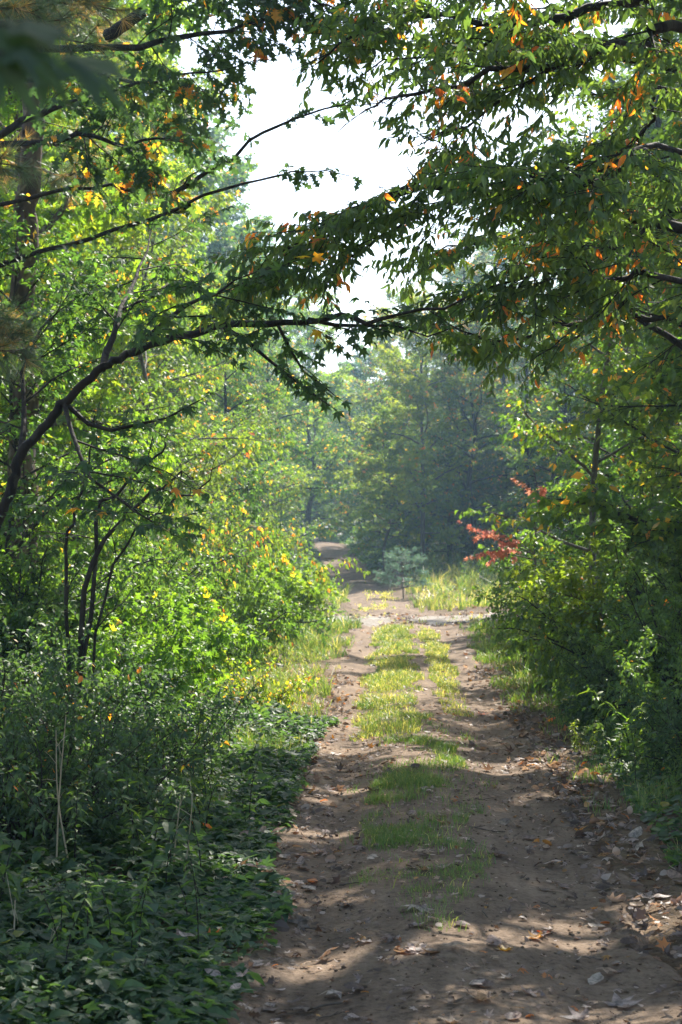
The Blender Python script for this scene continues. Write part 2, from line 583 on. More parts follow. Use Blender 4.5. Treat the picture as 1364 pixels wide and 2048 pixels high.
def track_z(x, y):
    """surface of the dirt track with its wheel ruts"""
    dx = x - pcx(y)
    h = phalf(y)
    z = terr(x, y)
    z = z - .045 * np.exp(-((dx + .56) / .20) ** 2) - .045 * np.exp(-((dx - .60) / .24) ** 2) + .015 * np.exp(-((dx) / .25) ** 2)
    z = z + .008 * fbm(x * 3, y * 2.2, 21, 4) + .008 * fbm(x * 11, y * 9, 22, 4)
    for (bx, by, br, bh) in ((.33, 7.25, .30, .05), (-.15, 7.6, .22, .035), (.95, 8.05, .35, .06), (.85, 7.2, .3, .04), (1.25, 7.6, .3, .05), (.15, 9.3, .3, .02)):
        z = z + .35 * bh * np.exp(-(((x - bx) / br) ** 2 + ((y - by) / (br * .55)) ** 2)) * (1 + 1.6 * fbm(x * 14, y * 14, 31, 3))
    return z


ty = np.concatenate([np.arange(4.5, 12, .025), np.arange(12, 22, .05), np.arange(22, 50, .12), np.arange(50, 118, .4)])
tu = np.linspace(-1, 1, 96)
TY, TU = np.meshgrid(ty, tu, indexing='ij')
edge = phalf(TY) * (1 + .30 * fbm(TY * .8, np.sign(TU) * 5.0 + TY * 0, 41) + .12 * fbm(TY * 4, np.sign(TU) * 5.0, 42))
TX = pcx(TY) + TU * (edge + .10)
TZ = track_z(TX, TY) + .012 - .075 * smooth(.86, 1.0, np.abs(TU))
tag(link('dirt_track', surf('dirt_track', TX, TY, TZ, M['dirt'])), 'sandy two-rut dirt track running away between the trees', kind='structure')

# side path crossing at the clearing
sx = np.linspace(-1.2, 16, 120); su = np.linspace(-1, 1, 16)
SX, SU = np.meshgrid(sx, su, indexing='ij')
SY = 35.6 + .16 * (SX - .5) + SU * (1.8 + .9 * fbm(SX * 1.3, SU * 0 + np.sign(SU), 51))
SZ = terr(SX, SY) + .018 + .03 * fbm(SX * 2, SY * 2, 52) - .07 * smooth(.7, 1, np.abs(SU))
tag(link('side_path', surf('side_path', SX, SY, SZ, M['gravel'])), 'pale gravelly path crossing the track at the clearing', kind='structure')


def gz(x, y):
    x = np.asarray(x, float); y = np.asarray(y, float)
    return np.where(np.abs(x - pcx(y)) < phalf(y), np.maximum(track_z(x, y) + .012, terr(x, y) - .03), terr(x, y))

# ------------------------------------------------------------------ tree recipes
def tree(name, label, cat, base, plant, mat_leaf, mat_bark, group=None, parts=('trunk', 'crown'), extra=()):
    plant.flush()
    t = thing(name, label, cat, tuple(base), group)
    link(parts[0], plant.wood.mesh(parts[0], M[mat_bark], base, True), t)
    if plant.leaf.n:
        link(parts[1], plant.leaf.mesh(parts[1], M[mat_leaf], base), t)
    for nm, geo, mt in extra:
        link(nm, geo.mesh(nm, M[mt], base, True), t)
    pass
    return t


def broadleaf(H, R, hb, r0, nl, prm, lean=(0, 0), shape=.6, base=(0, 0, 0), **kw):
    """trunk with limbs all round; R crown radius, hb height of the lowest limb"""
    p = Plant(**kw)
    base = np.array(base, float)
    ctrl = [base + [0, 0, -.3]]
    for h in np.linspace(.15, 1, 6):
        ctrl.append(base + [lean[0] * h * h + rng.normal(0, .012 * H), lean[1] * h * h + rng.normal(0, .012 * H), h * H])
    pts = curve(ctrl, 26)
    rad = r0 * (1 - .93 * np.linspace(0, 1, 26) ** 1.1)
    rad[0] *= 1.35; rad[1] *= 1.12
    tube(p.wood, pts, rad, 9)
    az = rng.uniform(0, 6.28)
    for i in range(nl):
        t = (i + rng.random() * .6) / nl
        h = hb + (H * .97 - hb) * t
        u = np.clip((h - pts[0][2] + base[2] * 0) / (pts[-1][2] - pts[0][2]) * 25, 0, 24.9)
        k = int(u); q = pts[k] * (1 - (u - k)) + pts[min(k + 1, 25)] * (u - k)
        az += 2.4 + rng.normal(0, .3)
        prof = (math.sin(math.pi * min(1, .18 + .82 * t)) ** shape) if t > .35 else .75 + .7 * t
        L = R * max(.25, prof) * rng.uniform(.7, 1.15)
        el = math.radians(8 + 55 * t + rng.normal(0, 8))
        d = np.array([math.cos(az) * math.cos(el), math.sin(az) * math.cos(el), math.sin(el)])
        p.grow(q, d, L, max(.012, min(rad[k] * .55, .016 * L + .008)), 2, prm)
    return p


def pine(H, R, hb, r0, nw, tuft=.1, dens=1.0, needles=14, wid=.004, base=(0, 0, 0), autumn=.12, side=None):
    p = Plant()
    base = np.array(base, float)
    pts = curve([base + [0, 0, -.3], base + [rng.normal(0, .1), rng.normal(0, .1), H * .5], base + [0, 0, H]], 20)
    rad = r0 * (1 - .95 * np.linspace(0, 1, 20)); rad[0] *= 1.3
    tube(p.wood, pts, rad, 9)
    tp = []; td = []
    for i in range(nw):
        t = (i + .3 * rng.random()) / nw
        h = hb + (H - hb) * t
        for j in range(int(rng.integers(4, 7))):
            az = rng.uniform(0, 6.28)
            L = R * (1 - t) ** .75 * rng.uniform(.6, 1.1) + .25
            q = pts[0] * 0 + [pts[int(t * 0)][0], pts[0][1], base[2] + h]
            d = np.array([math.cos(az), math.sin(az), .10 + .5 * t + rng.normal(0, .08)])
            n = max(4, int(L / .3)); pp = [np.array(q, float)]; dd = unit(d)
            for _ in range(n):
                dd = unit(dd + rng.normal(0, .06, 3) + [0, 0, .012]); pp.append(pp[-1] + dd * L / n)
            pp = np.array(pp)
            tube(p.wood, pp, np.linspace(.008 + .008 * L, .003, n + 1), 4)
            m = int(L * 7 * dens) + 2
            for s_ in np.linspace(.3, 1, m):
                k = min(int(s_ * n), n - 1)
                o = pp[k] + (pp[k + 1] - pp[k]) * (s_ * n - k if s_ < 1 else 1)
                sd = unit(np.cross(dd, [0, 0, 1.]) * rng.choice([-1, 1]) * rng.uniform(.3, 1) + dd * .6 + rng.normal(0, .15, 3))
                ln = rng.uniform(.12, .4) * (1.25 - s_ * .6)
                e = o + sd * ln
                tube(p.wood, np.array([o, e]), [.003, .0015], 3)
                for w_ in (.45, .75, 1.0):
                    tp.append(o + (e - o) * w_); td.append(sd)
    tp = np.array(tp); td = np.array(td)
    tufts(p.leaf, tp, td, tuft, needles, wid, autumn)
    p.nleaf = len(tp) * needles
    return p


def tufts(g, tp, td, ln, k, wid, autumn):
    n = len(tp)
    P0 = np.repeat(tp, k, 0)
    D = unit(np.repeat(td, k, 0) * .8 + rng.normal(0, .55, (n * k, 3)))
    L = ln * rng.uniform(.7, 1.2, n * k)
    sd = unit(np.cross(D, rng.normal(0, 1, (n * k, 3)))) * wid * .5
    tipp = P0 + D * L[:, None] + np.array([0, 0, -1.0]) * (L * .12)[:, None]
    v = np.stack([P0 - sd, P0 + sd, tipp], 1).reshape(-1, 3)
    t = np.arange(n * k * 3).reshape(-1, 3)
    tone = np.repeat(np.where(rng.random(n) < autumn, rng.uniform(.8, 1, n), rng.uniform(.1, .7, n)), k)
    g.add(v, t, np.clip(tone + rng.normal(0, .04, n * k), 0, 1))


SPRAY = dict(den=[7, 3.2, 1.6], ang=[48, 52, 55], len=[.34, .95, 2.2], wander=.12, grav=-.03, flat=.35, seg=.16)

# ================================================================== hero trees
# --- leaning maple on the left: arching stem and long limb reaching over the track
d = 10.0
mp = Plant(kind='maple', size=.066, gap=.036, droop=.25, autumn=.012, tone=(.15, .6), up=.9, jit=.4)
base = np.array([-3.35, 9.6, 0.]); base[2] = terr(base[0], base[1])
mp.gapped = True
stem = [base - [0, 0, .2], P(-140, 1290, d), P(10, 1005, d), P(41, 908, d), P(80, 865, d), P(128, 805, d), P(205, 738, d), P(262, 706, d + .1), P(350, 672, d + .2)]
prm = dict(SPRAY, den=[11, 6.5, 1.4], len=[.30, .75, 1.6])
mp.limb(stem, .031, .021, -1, prm, k=9, n=50)
limbs = Geo()
a = [P(350, 672, d + .2), P(441, 651, d), P(539, 649, d - .3), P(616, 638, d - .6), P(700, 632, d - .9), P(751, 636, d - 1.1), P(833, 618, d - 1.3), P(930, 596, d - 1.6)]
prm2 = dict(prm, den=[8, 4.5, 1.4], len=[.25, .45, 1.2])
mp.limb(a, .024, .005, 2, prm2, geo=limbs, t0=.0)
mp.limb([P(441, 651, d + .3), P(500, 690, d + .1), P(560, 735, d), P(610, 775, d), P(660, 812, d - .1)], .014, .003, 1, prm, geo=limbs)
mp.limb([P(555, 648, d - .3), P(585, 700, d - .1), P(620, 750, d + .2), P(668, 790, d + .2)], .010, .003, 1, prm, geo=limbs)
mp.limb([P(616, 638, d - .6), P(690, 655, d - .6), P(760, 645, d - .6), P(830, 662, d - .6), P(950, 640, d - .6)], .012, .003, 1, prm, geo=limbs)
mp.limb([P(128, 805, d), P(200, 860, d - .1), P(290, 850, d - .2), P(400, 800, d - .3)], .016, .004, 1, prm, geo=limbs)
mp.limb([P(205, 738, d), P(230, 640, d + .4), P(270, 560, d + .8), P(300, 470, d + 1.2)], .022, .005, 2, prm, geo=limbs)
mp.limb([P(262, 706, d), P(330, 640, d - .4), P(400, 600, d - .7), P(470, 560, d - .9)], .018, .005, 2, prm, geo=limbs)
mp.limb([P(41, 908, d), P(60, 800, d + .3), P(60, 700, d + .5), P(120, 620, d + .6)], .02, .005, 2, prm, geo=limbs)
mp.limb([P(128, 805, d), P(170, 930, d - .4), P(240, 1000, d - .6), P(300, 1040, d - .8)], .014, .004, 2, prm, geo=limbs)
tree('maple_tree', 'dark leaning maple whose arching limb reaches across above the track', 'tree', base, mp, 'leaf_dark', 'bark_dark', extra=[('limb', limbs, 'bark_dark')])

# --- right-hand tree with drooping leaves, trunk just right of the frame
d = 9.5
cp = Plant(kind='long', size=.062, gap=.019, droop=.9, autumn=.03, tone=(.15, .62), up=.35, jit=.6)
cp.gapped = True
cp.keep = lambda q: not any(((q[0] - c[0]) / rx) ** 2 + ((q[2] - c[2]) / rz) ** 2 < 1 for c, rx, rz in ((P(610, 300, 9.5), .60, .30), (P(760, 330, 9.5), .28, .12), (P(650, 640, 9.5), .45, .10), (P(510, 100, 9.5), .22, .5)))
base = np.array([2.75, 10.4, 0.]); base[2] = terr(base[0], base[1])
prm = dict(SPRAY, den=[16, 10, 1.9], len=[.28, .6, 1.7], grav=-.05)
stem = [base - [0, 0, .3], base + [.02, 0, 1.5], base + [-.05, .05, 3.2], base + [.05, .1, 5.0], base + [.1, 0, 7.5]]
cp.limb(stem, .15, .06, -1, prm, k=11, n=40)
T = lambda z: base + [0, .05, z]
limb_sets = [
    ([T(4.6), P(1364, -35, d), P(1290, 0, d), P(1150, 28, d - .1), P(1050, 50, d - .1), P(960, 45, d - .1), P(860, 35, d), P(760, 50, d), P(690, 85, d), P(630, 130, d)], .035, .004),
    ([T(4.1), P(1364, 55, d - .3), P(1290, 85, d - .4), P(1180, 105, d - .5), P(1100, 138, d - .5), P(990, 140, d - .6), P(900, 180, d - .6), P(800, 190, d - .7), P(730, 220, d - .7)], .035, .004),
    ([P(1050, 50, d - .1), P(960, 100, d), P(880, 110, d + .1), P(790, 120, d + .2), P(700, 170, d + .2)], .012, .003),
    ([P(1100, 138, d - .5), P(1000, 210, d - .3), P(920, 250, d - .2), P(840, 290, d)], .012, .003),
    ([T(3.0), P(1364, 450, d + .2), P(1280, 438, d + .2), P(1160, 424, d + .2), P(1080, 403, d + .2), P(980, 388, d + .2), P(880, 372, d + .2), P(780, 395, d + .1), P(690, 440, d), P(610, 500, d), P(535, 555, d)], .036, .004),
    ([P(960, 386, d + .2), P(860, 362, d), P(740, 400, d - .1), P(640, 455, d - .1), P(560, 505, d - .1), P(500, 560, d - .1)], .012, .003),
    ([P(1000, 392, d + .2), P(880, 410, d + .4), P(780, 460, d + .4), P(690, 520, d + .4), P(600, 580, d + .4)], .012, .003),
    ([T(3.6), P(1364, 180, d + .4), P(1300, 250, d + .5), P(1220, 310, d + .6), P(1100, 330, d + .7), P(960, 330, d + .8), P(840, 270, d + .9)], .013, .004),
    ([T(3.3), P(1330, 300, d - .5), P(1220, 350, d - .8), P(1100, 360, d - .9), P(980, 340, d - 1)], .02, .004),
    ([T(2.7), P(1340, 560, d - .2), P(1240, 560, d - .3), P(1140, 545, d - .3), P(1030, 560, d - .3), P(940, 590, d - .3)], .022, .004),
    ([T(2.4), P(1350, 650, d + .3), P(1250, 640, d + .5), P(1120, 650, d + .7), P(1000, 680, d + .9), P(900, 650, d + 1)], .02, .004),
    ([T(2.9), P(1380, 420, d + 1), P(1250, 500, d + 1.4), P(1120, 490, d + 1.8), P(960, 480, d + 2), P(830, 520, d + 2)], .022, .004),
    ([T(5.2), P(1330, -160, d + 1), P(1180, -130, d + 1.3), P(1000, -70, d + 1.5), P(860, -30, d + 1.6), P(740, 30, d + 1.6)], .03, .005),
    ([T(5.4), P(1330, -200, d - 1), P(1180, -150, d - 1.3), P(1020, -80, d - 1.4)], .03, .005),
]
lg = []
for c, r0, r1 in limb_sets:
    g = Geo(); lg.append(('limb', g, 'bark_dark'))
    cp.limb(c, r0, r1, 2, prm, geo=g, t0=.12)
# higher crown outside the frame that shades the foreground
for k in range(8):
    az = rng.uniform(0, 6.28); q = base + [0, 0, 5.3 + .28 * k]
    cp.grow(q, [math.cos(az), math.sin(az), .35], 2.2, .03, 2, dict(prm, len=[.35, .9, 1.6], den=[6, 3.5, 1.4]))
tree('cherry_tree', 'near tree with drooping pointed leaves, some orange, hanging over from the right', 'tree', base, cp, 'leaf_mid', 'bark_dark', extra=lg)

# --- oak on the left whose dark foliage edges the sky gap
d = 14.0
ok = Plant(kind='oak', size=.11, gap=.034, droop=.3, autumn=.04, tone=(.05, .45), up=.7, jit=.5)
base = P(-110, 1300, d + 1.0); base[2] = terr(base[0], base[1])
prm = dict(SPRAY, den=[11, 6.5, 1.5], len=[.32, .68, 1.7], flat=.8)
stem = [base - [0, 0, .3], P(-100, 1000, d + 1), P(-115, 700, d + 1), P(-95, 400, d + .8), P(-110, 150, d + .7), P(-90, -150, d + .5), P(-100, -420, d)]
ok.limb(stem, .11, .05, -1, prm, k=10, n=44)
og = []
for c, r0, r1, lv in [
    ([P(300, 440, d + .8), P(420, 388, d + .5), P(500, 365, d + .4), P(560, 350, d + .3), P(606, 342, d + .3), P(700, 352, d + .3)], .016, .004, 1),
    ([P(330, 400, d + .6), P(430, 338, d + .3), P(505, 278, d + .2), P(570, 243, d), P(640, 222, d), P(720, 190, d)], .018, .006, 1),
    ([P(-105, 560, d + 1), P(20, 520, d + .9), P(160, 480, d + .8), P(300, 440, d + .8), P(380, 410, d + .6)], .024, .014, 0),
    ([P(-110, 330, d + .8), P(20, 262, d + .5), P(75, 235, d + .4), P(150, 205, d + .3), P(250, 180, d), P(350, 150, d - .2), P(450, 140, d - .3)], .036, .006, 2),
    ([P(-110, 320, d + .9), P(0, 292, d + .3), P(100, 280, d + .1), P(180, 272, d), P(250, 290, d), P(320, 280, d), P(410, 300, d)], .03, .006, 2),
    ([P(-90, 60, d + .6), P(80, 90, d + .2), P(220, 100, d), P(350, 80, d), P(450, 60, d), P(520, 40, d), P(590, 35, d), P(650, 60, d)], .036, .005, 2),
    ([P(-110, 150, d + .7), P(50, 160, d + 1.5), P(200, 150, d + 2), P(350, 190, d + 2.2), P(430, 230, d + 2.4)], .03, .006, 2),
    ([P(-105, 420, d + .8), P(40, 400, d + .6), P(200, 370, d + .4), P(330, 390, d + .6), P(400, 340, d + .3)], .022, .006, 1),
    ([P(215, 72, d + .4), P(250, 50, d + .3), P(285, 25, d + .2)], .055, .05, -1),
    ([P(-90, -150, d + .5), P(180, -140, d), P(350, -90, d), P(450, -50, d), P(520, -20, d), P(620, 0, d), P(700, 30, d)], .035, .005, 2)]:
    g = Geo(); og.append(('limb', g, 'bark_dark'))
    ok.limb(c, r0, r1, lv, dict(prm, den=[4.5, 3, 1], len=[.24, .4, 1]) if r0 < .02 else prm, geo=g, t0=.55 if r0 < .02 else .3)
tree('oak_tree', 'oak with lobed dark leaves and some rust ones beside the bright sky gap', 'tree', base, ok, 'leaf_dark', 'bark_dark', extra=og)

# --- pine on the far left
d = 17.0
base = P(48, 1330, d); base[2] = terr(base[0], base[1])
pn = Plant()
pts = pn.limb([base - [0, 0, .3], P(48, 900, d), P(46, 560, d), P(66, 250, d), P(60, -100, d), P(70, -700, d)], .15, .07, -1, SPRAY, k=12, n=50)
tp = []; td = []
for (c, nn) in [([P(60, 100, d), P(110, 40, d - 1), P(170, 60, d - 1.5)], 26), ([P(60, 60, d), P(100, -20, d - .6), P(130, 20, d - 1.2)], 26), ([P(60, 120, d), P(20, 60, d - 1), P(70, 30, d - 1.6)], 22),
                ([P(55, 330, d), P(130, 350, d - .6), P(250, 330, d - 1)], 34), ([P(55, 250, d), P(0, 330, d - .6), P(-60, 360, d - 1)], 24),
                ([P(48, 700, d), P(0, 660, d - 1.5), P(30, 680, d - 2.2)], 26), ([P(48, 690, d), P(10, 640, d - 1.6), P(-20, 670, d - 2.4)], 20),
                ([P(60, 0, d), P(200, 30, d - .4), P(250, 110, d - .6)], 30), ([P(60, 280, d), P(140, 290, d + .4), P(220, 250, d + .8)], 30)]:
    pp = pn.limb(c, .018, .005, -1, SPRAY, n=14)
    for s_ in range(nn):
        k = int(rng.uniform(4, 13)); o = pp[k]
        sd_ = unit(unit(pp[k] - pp[k - 1]) + rng.normal(0, .6, 3)); e = o + sd_ * rng.uniform(.1, .32)
        tube(pn.wood, np.array([o, e]), [.004, .002], 3)
        for w_ in (.5, .8, 1.): tp.append(o + (e - o) * w_); td.append(sd_)
tufts(pn.leaf, np.array(tp), np.array(td), .15, 26, .004, .22)
tree('pine_tree', 'straight brown pine trunk on the far left with golden needle tufts', 'tree', base, pn, 'needle', 'bark_pine')

# --- young pine just beyond the left edge, its needle sprays reach into the picture
yp = Plant()
base = np.array([-2.9, 9.3, 0.]); base[2] = terr(base[0], base[1])
yp.limb([base - [0, 0, .2], base + [.03, 0, 2.0], base + [-.02, .05, 4.2], base + [0, .05, 6.0]], .055, .02, -1, SPRAY, k=8, n=24)
tp = []; td = []
for z_, tg in [(2.7, P(28, 668, 9.0)), (2.75, P(12, 635, 9.1)), (2.6, P(40, 700, 8.9)), (4.3, P(120, 40, 9.0)), (4.4, P(165, 85, 9.2)), (4.5, P(60, 25, 8.8)), (4.2, P(140, -10, 9.4)), (3.6, P(20, 330, 9.2)), (4.1, P(80, 130, 9.3)), (4.6, P(230, 20, 9.5))]:
    o = base + [0, .04, z_ - .15]
    pp = yp.limb([o, (o + tg) / 2 + [0, 0, .06], tg], .012, .004, -1, SPRAY, n=14)
    for k in list(range(7, 14)) * 3:
        q = pp[k]; sd_ = unit(unit(pp[k] - pp[k - 1]) + rng.normal(0, .55, 3)); e = q + sd_ * rng.uniform(.05, .16)
        tube(yp.wood, np.array([q, e]), [.003, .002], 3)
        tp.append(e); td.append(sd_); tp.append((q + e) / 2); td.append(sd_)
    tp.append(tg); td.append(unit(pp[-1] - pp[-2]))
tufts(yp.leaf, np.array(tp), np.array(td), .13, 36, .0022, .16)
tree('young_pine', 'young pine with long golden and green needle sprays at the left edge', 'tree', base, yp, 'needle', 'bark_pine')

# --- sapling beside the photographer, its blurred leaves reach into the top left corner
sp = Plant(kind='maple', size=.085, gap=.04, droop=.3, autumn=0, tone=(.0, .2))
base = np.array([-1.0, 1.75, 0.]); base[2] = terr(base[0], base[1])
sp.limb([base - [0, 0, .1], base + [.05, .0, 1.0], base + [.1, 0, 1.9], base + [.18, 0, 2.5]], .012, .004, -1, SPRAY, n=14)
for tgt, st in ((P(20, 50, 1.75), 2.25), (P(110, 130, 1.85), 2.15), (P(8, 105, 1.7), 2.2)):
    b0 = base + [.12, 0, st - .1]
    pp = sp.limb([b0, (b0 + tgt) / 2 + [0, 0, .03], tgt], .004, .0015, -1, SPRAY, n=8)
    sp.lp.append(np.array([tgt, tgt - [.03, 0, 0], tgt + [0, .03, .01]])); sp.la.append(np.array([[1., 0, -.15], [.8, -.2, -.4], [.9, .3, .1]]))
    sp.ln.append(np.array([[.1, -.5, .9], [0, -.6, .8], [.1, -.5, .9]])); sp.lt.append(np.array([.1, .1, .2]))
tree('sapling', 'out-of-focus dark leaves of a sapling in the top left corner', 'tree', base, sp, 'leaf_dark', 'bark_dark')

# ================================================================== stand of trees behind
LIB = {}; RAW = {}


def lib(key, plant, lm, bm, name, cat):
    plant.flush()
    RAW[key] = (plant, lm)
    LIB[key] = (plant.wood.mesh('trunk', M[bm], smooth_shade=True), plant.leaf.mesh('crown', M[lm]), name, cat)


LOW = dict(SPRAY, den=[10, 6.5, 1.3], len=[.42, 1.0, 2.0], flat=.5, seg=.3, grav=-.02)
lib('maple_a', broadleaf(11, 3.6, 1.2, .13, 26, LOW, kind='maple', size=.14, gap=.055, droop=.3, autumn=.01, tone=(.15, .7)), 'leaf_yellow', 'bark', 'maple_tree', 'tree')
lib('maple_b', broadleaf(12, 3.2, 1.6, .14, 24, LOW, kind='maple', size=.15, gap=.055, droop=.3, autumn=.02, tone=(.1, .6)), 'leaf_yellow', 'bark_grey', 'maple_tree', 'tree')
lib('beech', broadleaf(11, 3.3, 1.0, .14, 26, LOW, kind='small', size=.13, gap=.042, droop=.7, autumn=.05, tone=(.2, .72), up=.5), 'leaf', 'bark_dark', 'beech_tree', 'tree')
lib('oak', broadleaf(16, 4.6, 3.5, .22, 30, dict(LOW, den=[8, 5.5, 1.1], len=[.5, 1.2, 2.4]), kind='small', size=.20, gap=.06, droop=.3, autumn=.03, tone=(.05, .6), up=.6), 'leaf', 'bark_dark', 'oak_tree', 'tree')
lib('tall', broadleaf(20, 4.2, 7.5, .22, 26, dict(LOW, den=[8, 5.5, 1.1], len=[.5, 1.2, 2.3]), kind='small', size=.22, gap=.06, droop=.3, autumn=.02, tone=(.1, .65), up=.6), 'leaf', 'bark_dark', 'hardwood_tree', 'tree')
lib('pine', pine(15, 3.2, .5, .17, 24, .18, 1.0, 11, .011), 'needle', 'bark_dark', 'pine_tree', 'tree')
lib('under', broadleaf(5.2, 2.1, .35, .05, 30, dict(LOW, den=[10, 7, 1.4], len=[.35, .75, 1.3], seg=.2), kind='ovate', size=.085, gap=.042, droop=.5, autumn=.015, tone=(.15, .7)), 'leaf', 'bark_dark', 'understory_tree', 'tree')
lib('thin', broadleaf(9, 2.2, .8, .07, 20, dict(LOW, den=[9, 6, 1.4], len=[.4, .8, 1.3]), kind='small', size=.11, gap=.05, droop=.5, autumn=.035, tone=(.25, .74)), 'leaf', 'bark_grey', 'young_tree', 'tree')


def gapped_mesh(key, x, y, z, rz, sc):
    p, lm = RAW[key]
    v = np.concatenate(p.leaf.v); t = np.concatenate(p.leaf.t); c = np.concatenate(p.leaf.c)
    nv = len(LEAF[p.kind][0]); nt_ = len(LEAF[p.kind][1])
    ctr = v.reshape(-1, nv, 3).mean(1) * np.array(sc)
    cr, sr = math.cos(rz), math.sin(rz)
    w = np.stack([ctr[:, 0] * cr - ctr[:, 1] * sr + x, ctr[:, 0] * sr + ctr[:, 1] * cr + y, ctr[:, 2] + z], -1)
    k = ~in_gap(w)
    n = int(k.sum())
    g = Geo()
    g.add(v.reshape(-1, nv, 3)[k].reshape(-1, 3), (t[:nt_][None] + (np.arange(n) * nv)[:, None, None]).reshape(-1, 3), c.reshape(-1, nt_)[k].ravel())
    return g.mesh('crown', M[lm])


def thin_wood(me, x, y, z, rz, sc):
    """the fine twigs missing where the canopy is open"""
    n = len(me.vertices); v = np.empty(n * 3, np.float32); me.vertices.foreach_get('co', v); v = v.reshape(-1, 3)
    t = np.empty(len(me.loops), np.int32); me.loops.foreach_get('vertex_index', t); t = t.reshape(-1, 3)
    ctr = v[t].mean(1) * np.array(sc)
    sh = np.minimum(np.linalg.norm(v[t[:, 0]] - v[t[:, 1]], axis=1), np.linalg.norm(v[t[:, 1]] - v[t[:, 2]], axis=1))
    cr, sr = math.cos(rz), math.sin(rz)
    w = np.stack([ctr[:, 0] * cr - ctr[:, 1] * sr + x, ctr[:, 0] * sr + ctr[:, 1] * cr + y, ctr[:, 2] + z], -1)
    k = ~(in_gap(w) & (sh < .03))
    g = Geo(); g.add(v, t[k])
    return g.mesh('trunk', me.materials[0], smooth_shade=True)


def put(key, x, y, sc, label, group=None, rz=None, zs=1.0, lib_=None, parts=('trunk', 'crown'), xy=1.0):
    w, l, name, cat = (lib_ or LIB)[key]
    gap = lib_ is None and key in RAW and x > -5.0 and y < 48 and key != 'pine'
    if gap:
        rz = rng.uniform(0, 6.28) if rz is None else rz
        l = gapped_mesh(key, x, y, float(terr(x, y)), rz, (sc * xy, sc * xy, sc * zs))
    z = float(terr(x, y))
    t = thing(name, label, cat, (x, y, z), group, rng.uniform(0, 6.28) if rz is None else rz)
    if gap:
        w = thin_wood(w, x, y, z, rz, (sc * xy, sc * xy, sc * zs))
    t.scale = (sc * xy, sc * xy, sc * zs)
    link(parts[0], w, t); link(parts[1], l, t)
    return t


# left side
put('maple_a', -4.1, 19.5, 1.0, xy=.78, label= 'sunlit yellow-green maple behind the lobed oak leaves on the left')
put('maple_b', -6.0, 22.5, 1.0, label= 'bright maple standing behind the brown pine trunk')
put('maple_a', -5.4, 27.0, 1.0, xy=.85, label= 'sunlit maple left of the sky gap behind the spindly shrub')
put('thin', -3.3, 24.5, .75, 'spindly young tree with yellow and orange leaves left of the track')
put('beech', -6.6, 15.5, .9, 'shaded tree at the left edge behind the leaning maple')
put('maple_b', -6.5, 30, 1.1, 'pale green maple deep in the wood at left')
put('thin', -4.3, 34, .8, 'thin young tree by the left bend with sparse orange leaves')
put('oak', -8.3, 40, .9, label= 'tall oak at the left side of the sky gap')
put('tall', -7.4, 48, .8, label= 'hazy tall tree left of the sky gap')
put('maple_a', -9.0, 36, 1.2, 'wide maple far back on the left')
put('tall', -9.5, 52, .95, 'tall hardwood far back on the left')
# right side
put('beech', 3.8, 17.5, .9, label= 'yellow-green tree above the right-hand bushes')
put('beech', 5.0, 15.0, .9, label= 'leafy tree at the right edge behind the drooping branches')
put('thin', 2.35, 21.5, .75, 'young tree with yellowing leaves above the red branch')
put('oak', 4.3, 21.0, .85, xy=.55, label='dark-trunked oak behind the right-hand bushes')
put('oak', 5.6, 26.5, .9, xy=.5, label='second dark oak trunk deeper in the right wood')
put('beech', 5.0, 29.5, 1.0, xy=.8, label='leafy tree on the right before the clearing')
put('tall', 5.4, 36.0, .75, label= 'tall tree at the right side of the clearing')
put('maple_b', 8.0, 34, 1.2, 'broad maple far back on the right')
put('tall', 8.5, 44, .95, 'tall hardwood far back on the right')
# centre, beyond the clearing
put('pine', 2.5, 63.5, .85, 'dark pine straight beyond the clearing')
put('pine', 5.6, 66, .95, 'dark pine right of the one beyond the clearing', zs=.95)
put('maple_b', .4, 66, .62, label= 'tree with yellowing leaves where the far track bends')
put('oak', 3.2, 76, .75, 'rounded hazy oak above the dark pines')
put('oak', 8.0, 72, .9, 'hazy oak behind the right-hand pine')
put('pine', 1.2, 72, .8, 'distant pine right of the far track')
put('beech', -.6, 84, .8, label= 'distant tree closing the end of the far track')
put('oak', -1.6, 98, .66, label= 'hazy far tree below the sky gap')
put('pine', -5.4, 100, .75, label= 'far pine where the track disappears')
put('pine', 4.0, 65, .85, 'middle dark pine of the row beyond the clearing')
put('pine', 7.4, 65, .85, 'dark pine at the right end of the row beyond the clearing')
put('maple_a', -3.6, 76, 1.0, 'rounded hazy maple at the foot of the sky gap, left of the far track')
put('maple_b', .5, 82, .95, 'rounded hazy maple at the foot of the sky gap, above the far bend')
put('maple_a', .9, 59.5, .82, 'leafy dark tree closing the view right of the far track', xy=.85)
put('beech', 2.7, 60.5, .80, 'dense dark tree behind the small spruce')
put('pine', 1.9, 62.0, .62, 'dark low-branched pine behind the small spruce')
put('pine', 4.5, 61.0, .72, 'dark low-branched pine at the right back of the clearing')
put('beech', 5.2, 56.0, .72, 'dense tree at the right edge of the clearing')
put('beech', -4.0, 57.0, .78, 'dense dark tree left of the far track')
put('maple_b', -4.3, 47.0, .70, 'leafy tree left of the far bend', xy=.85)
put('beech', -3.9, 41.0, .68, 'leafy tree at the left bend before the far track', xy=.8)
put('maple_b', -4.9, 36, 1.0, 'slender maple bounding the left side of the sky gap', xy=.6)
put('pine', .9, 74, .62, 'low pine beside the far bend of the track')
put('under', 1.9, 62, .9, 'yellow-leaved young tree in front of the dark pines')
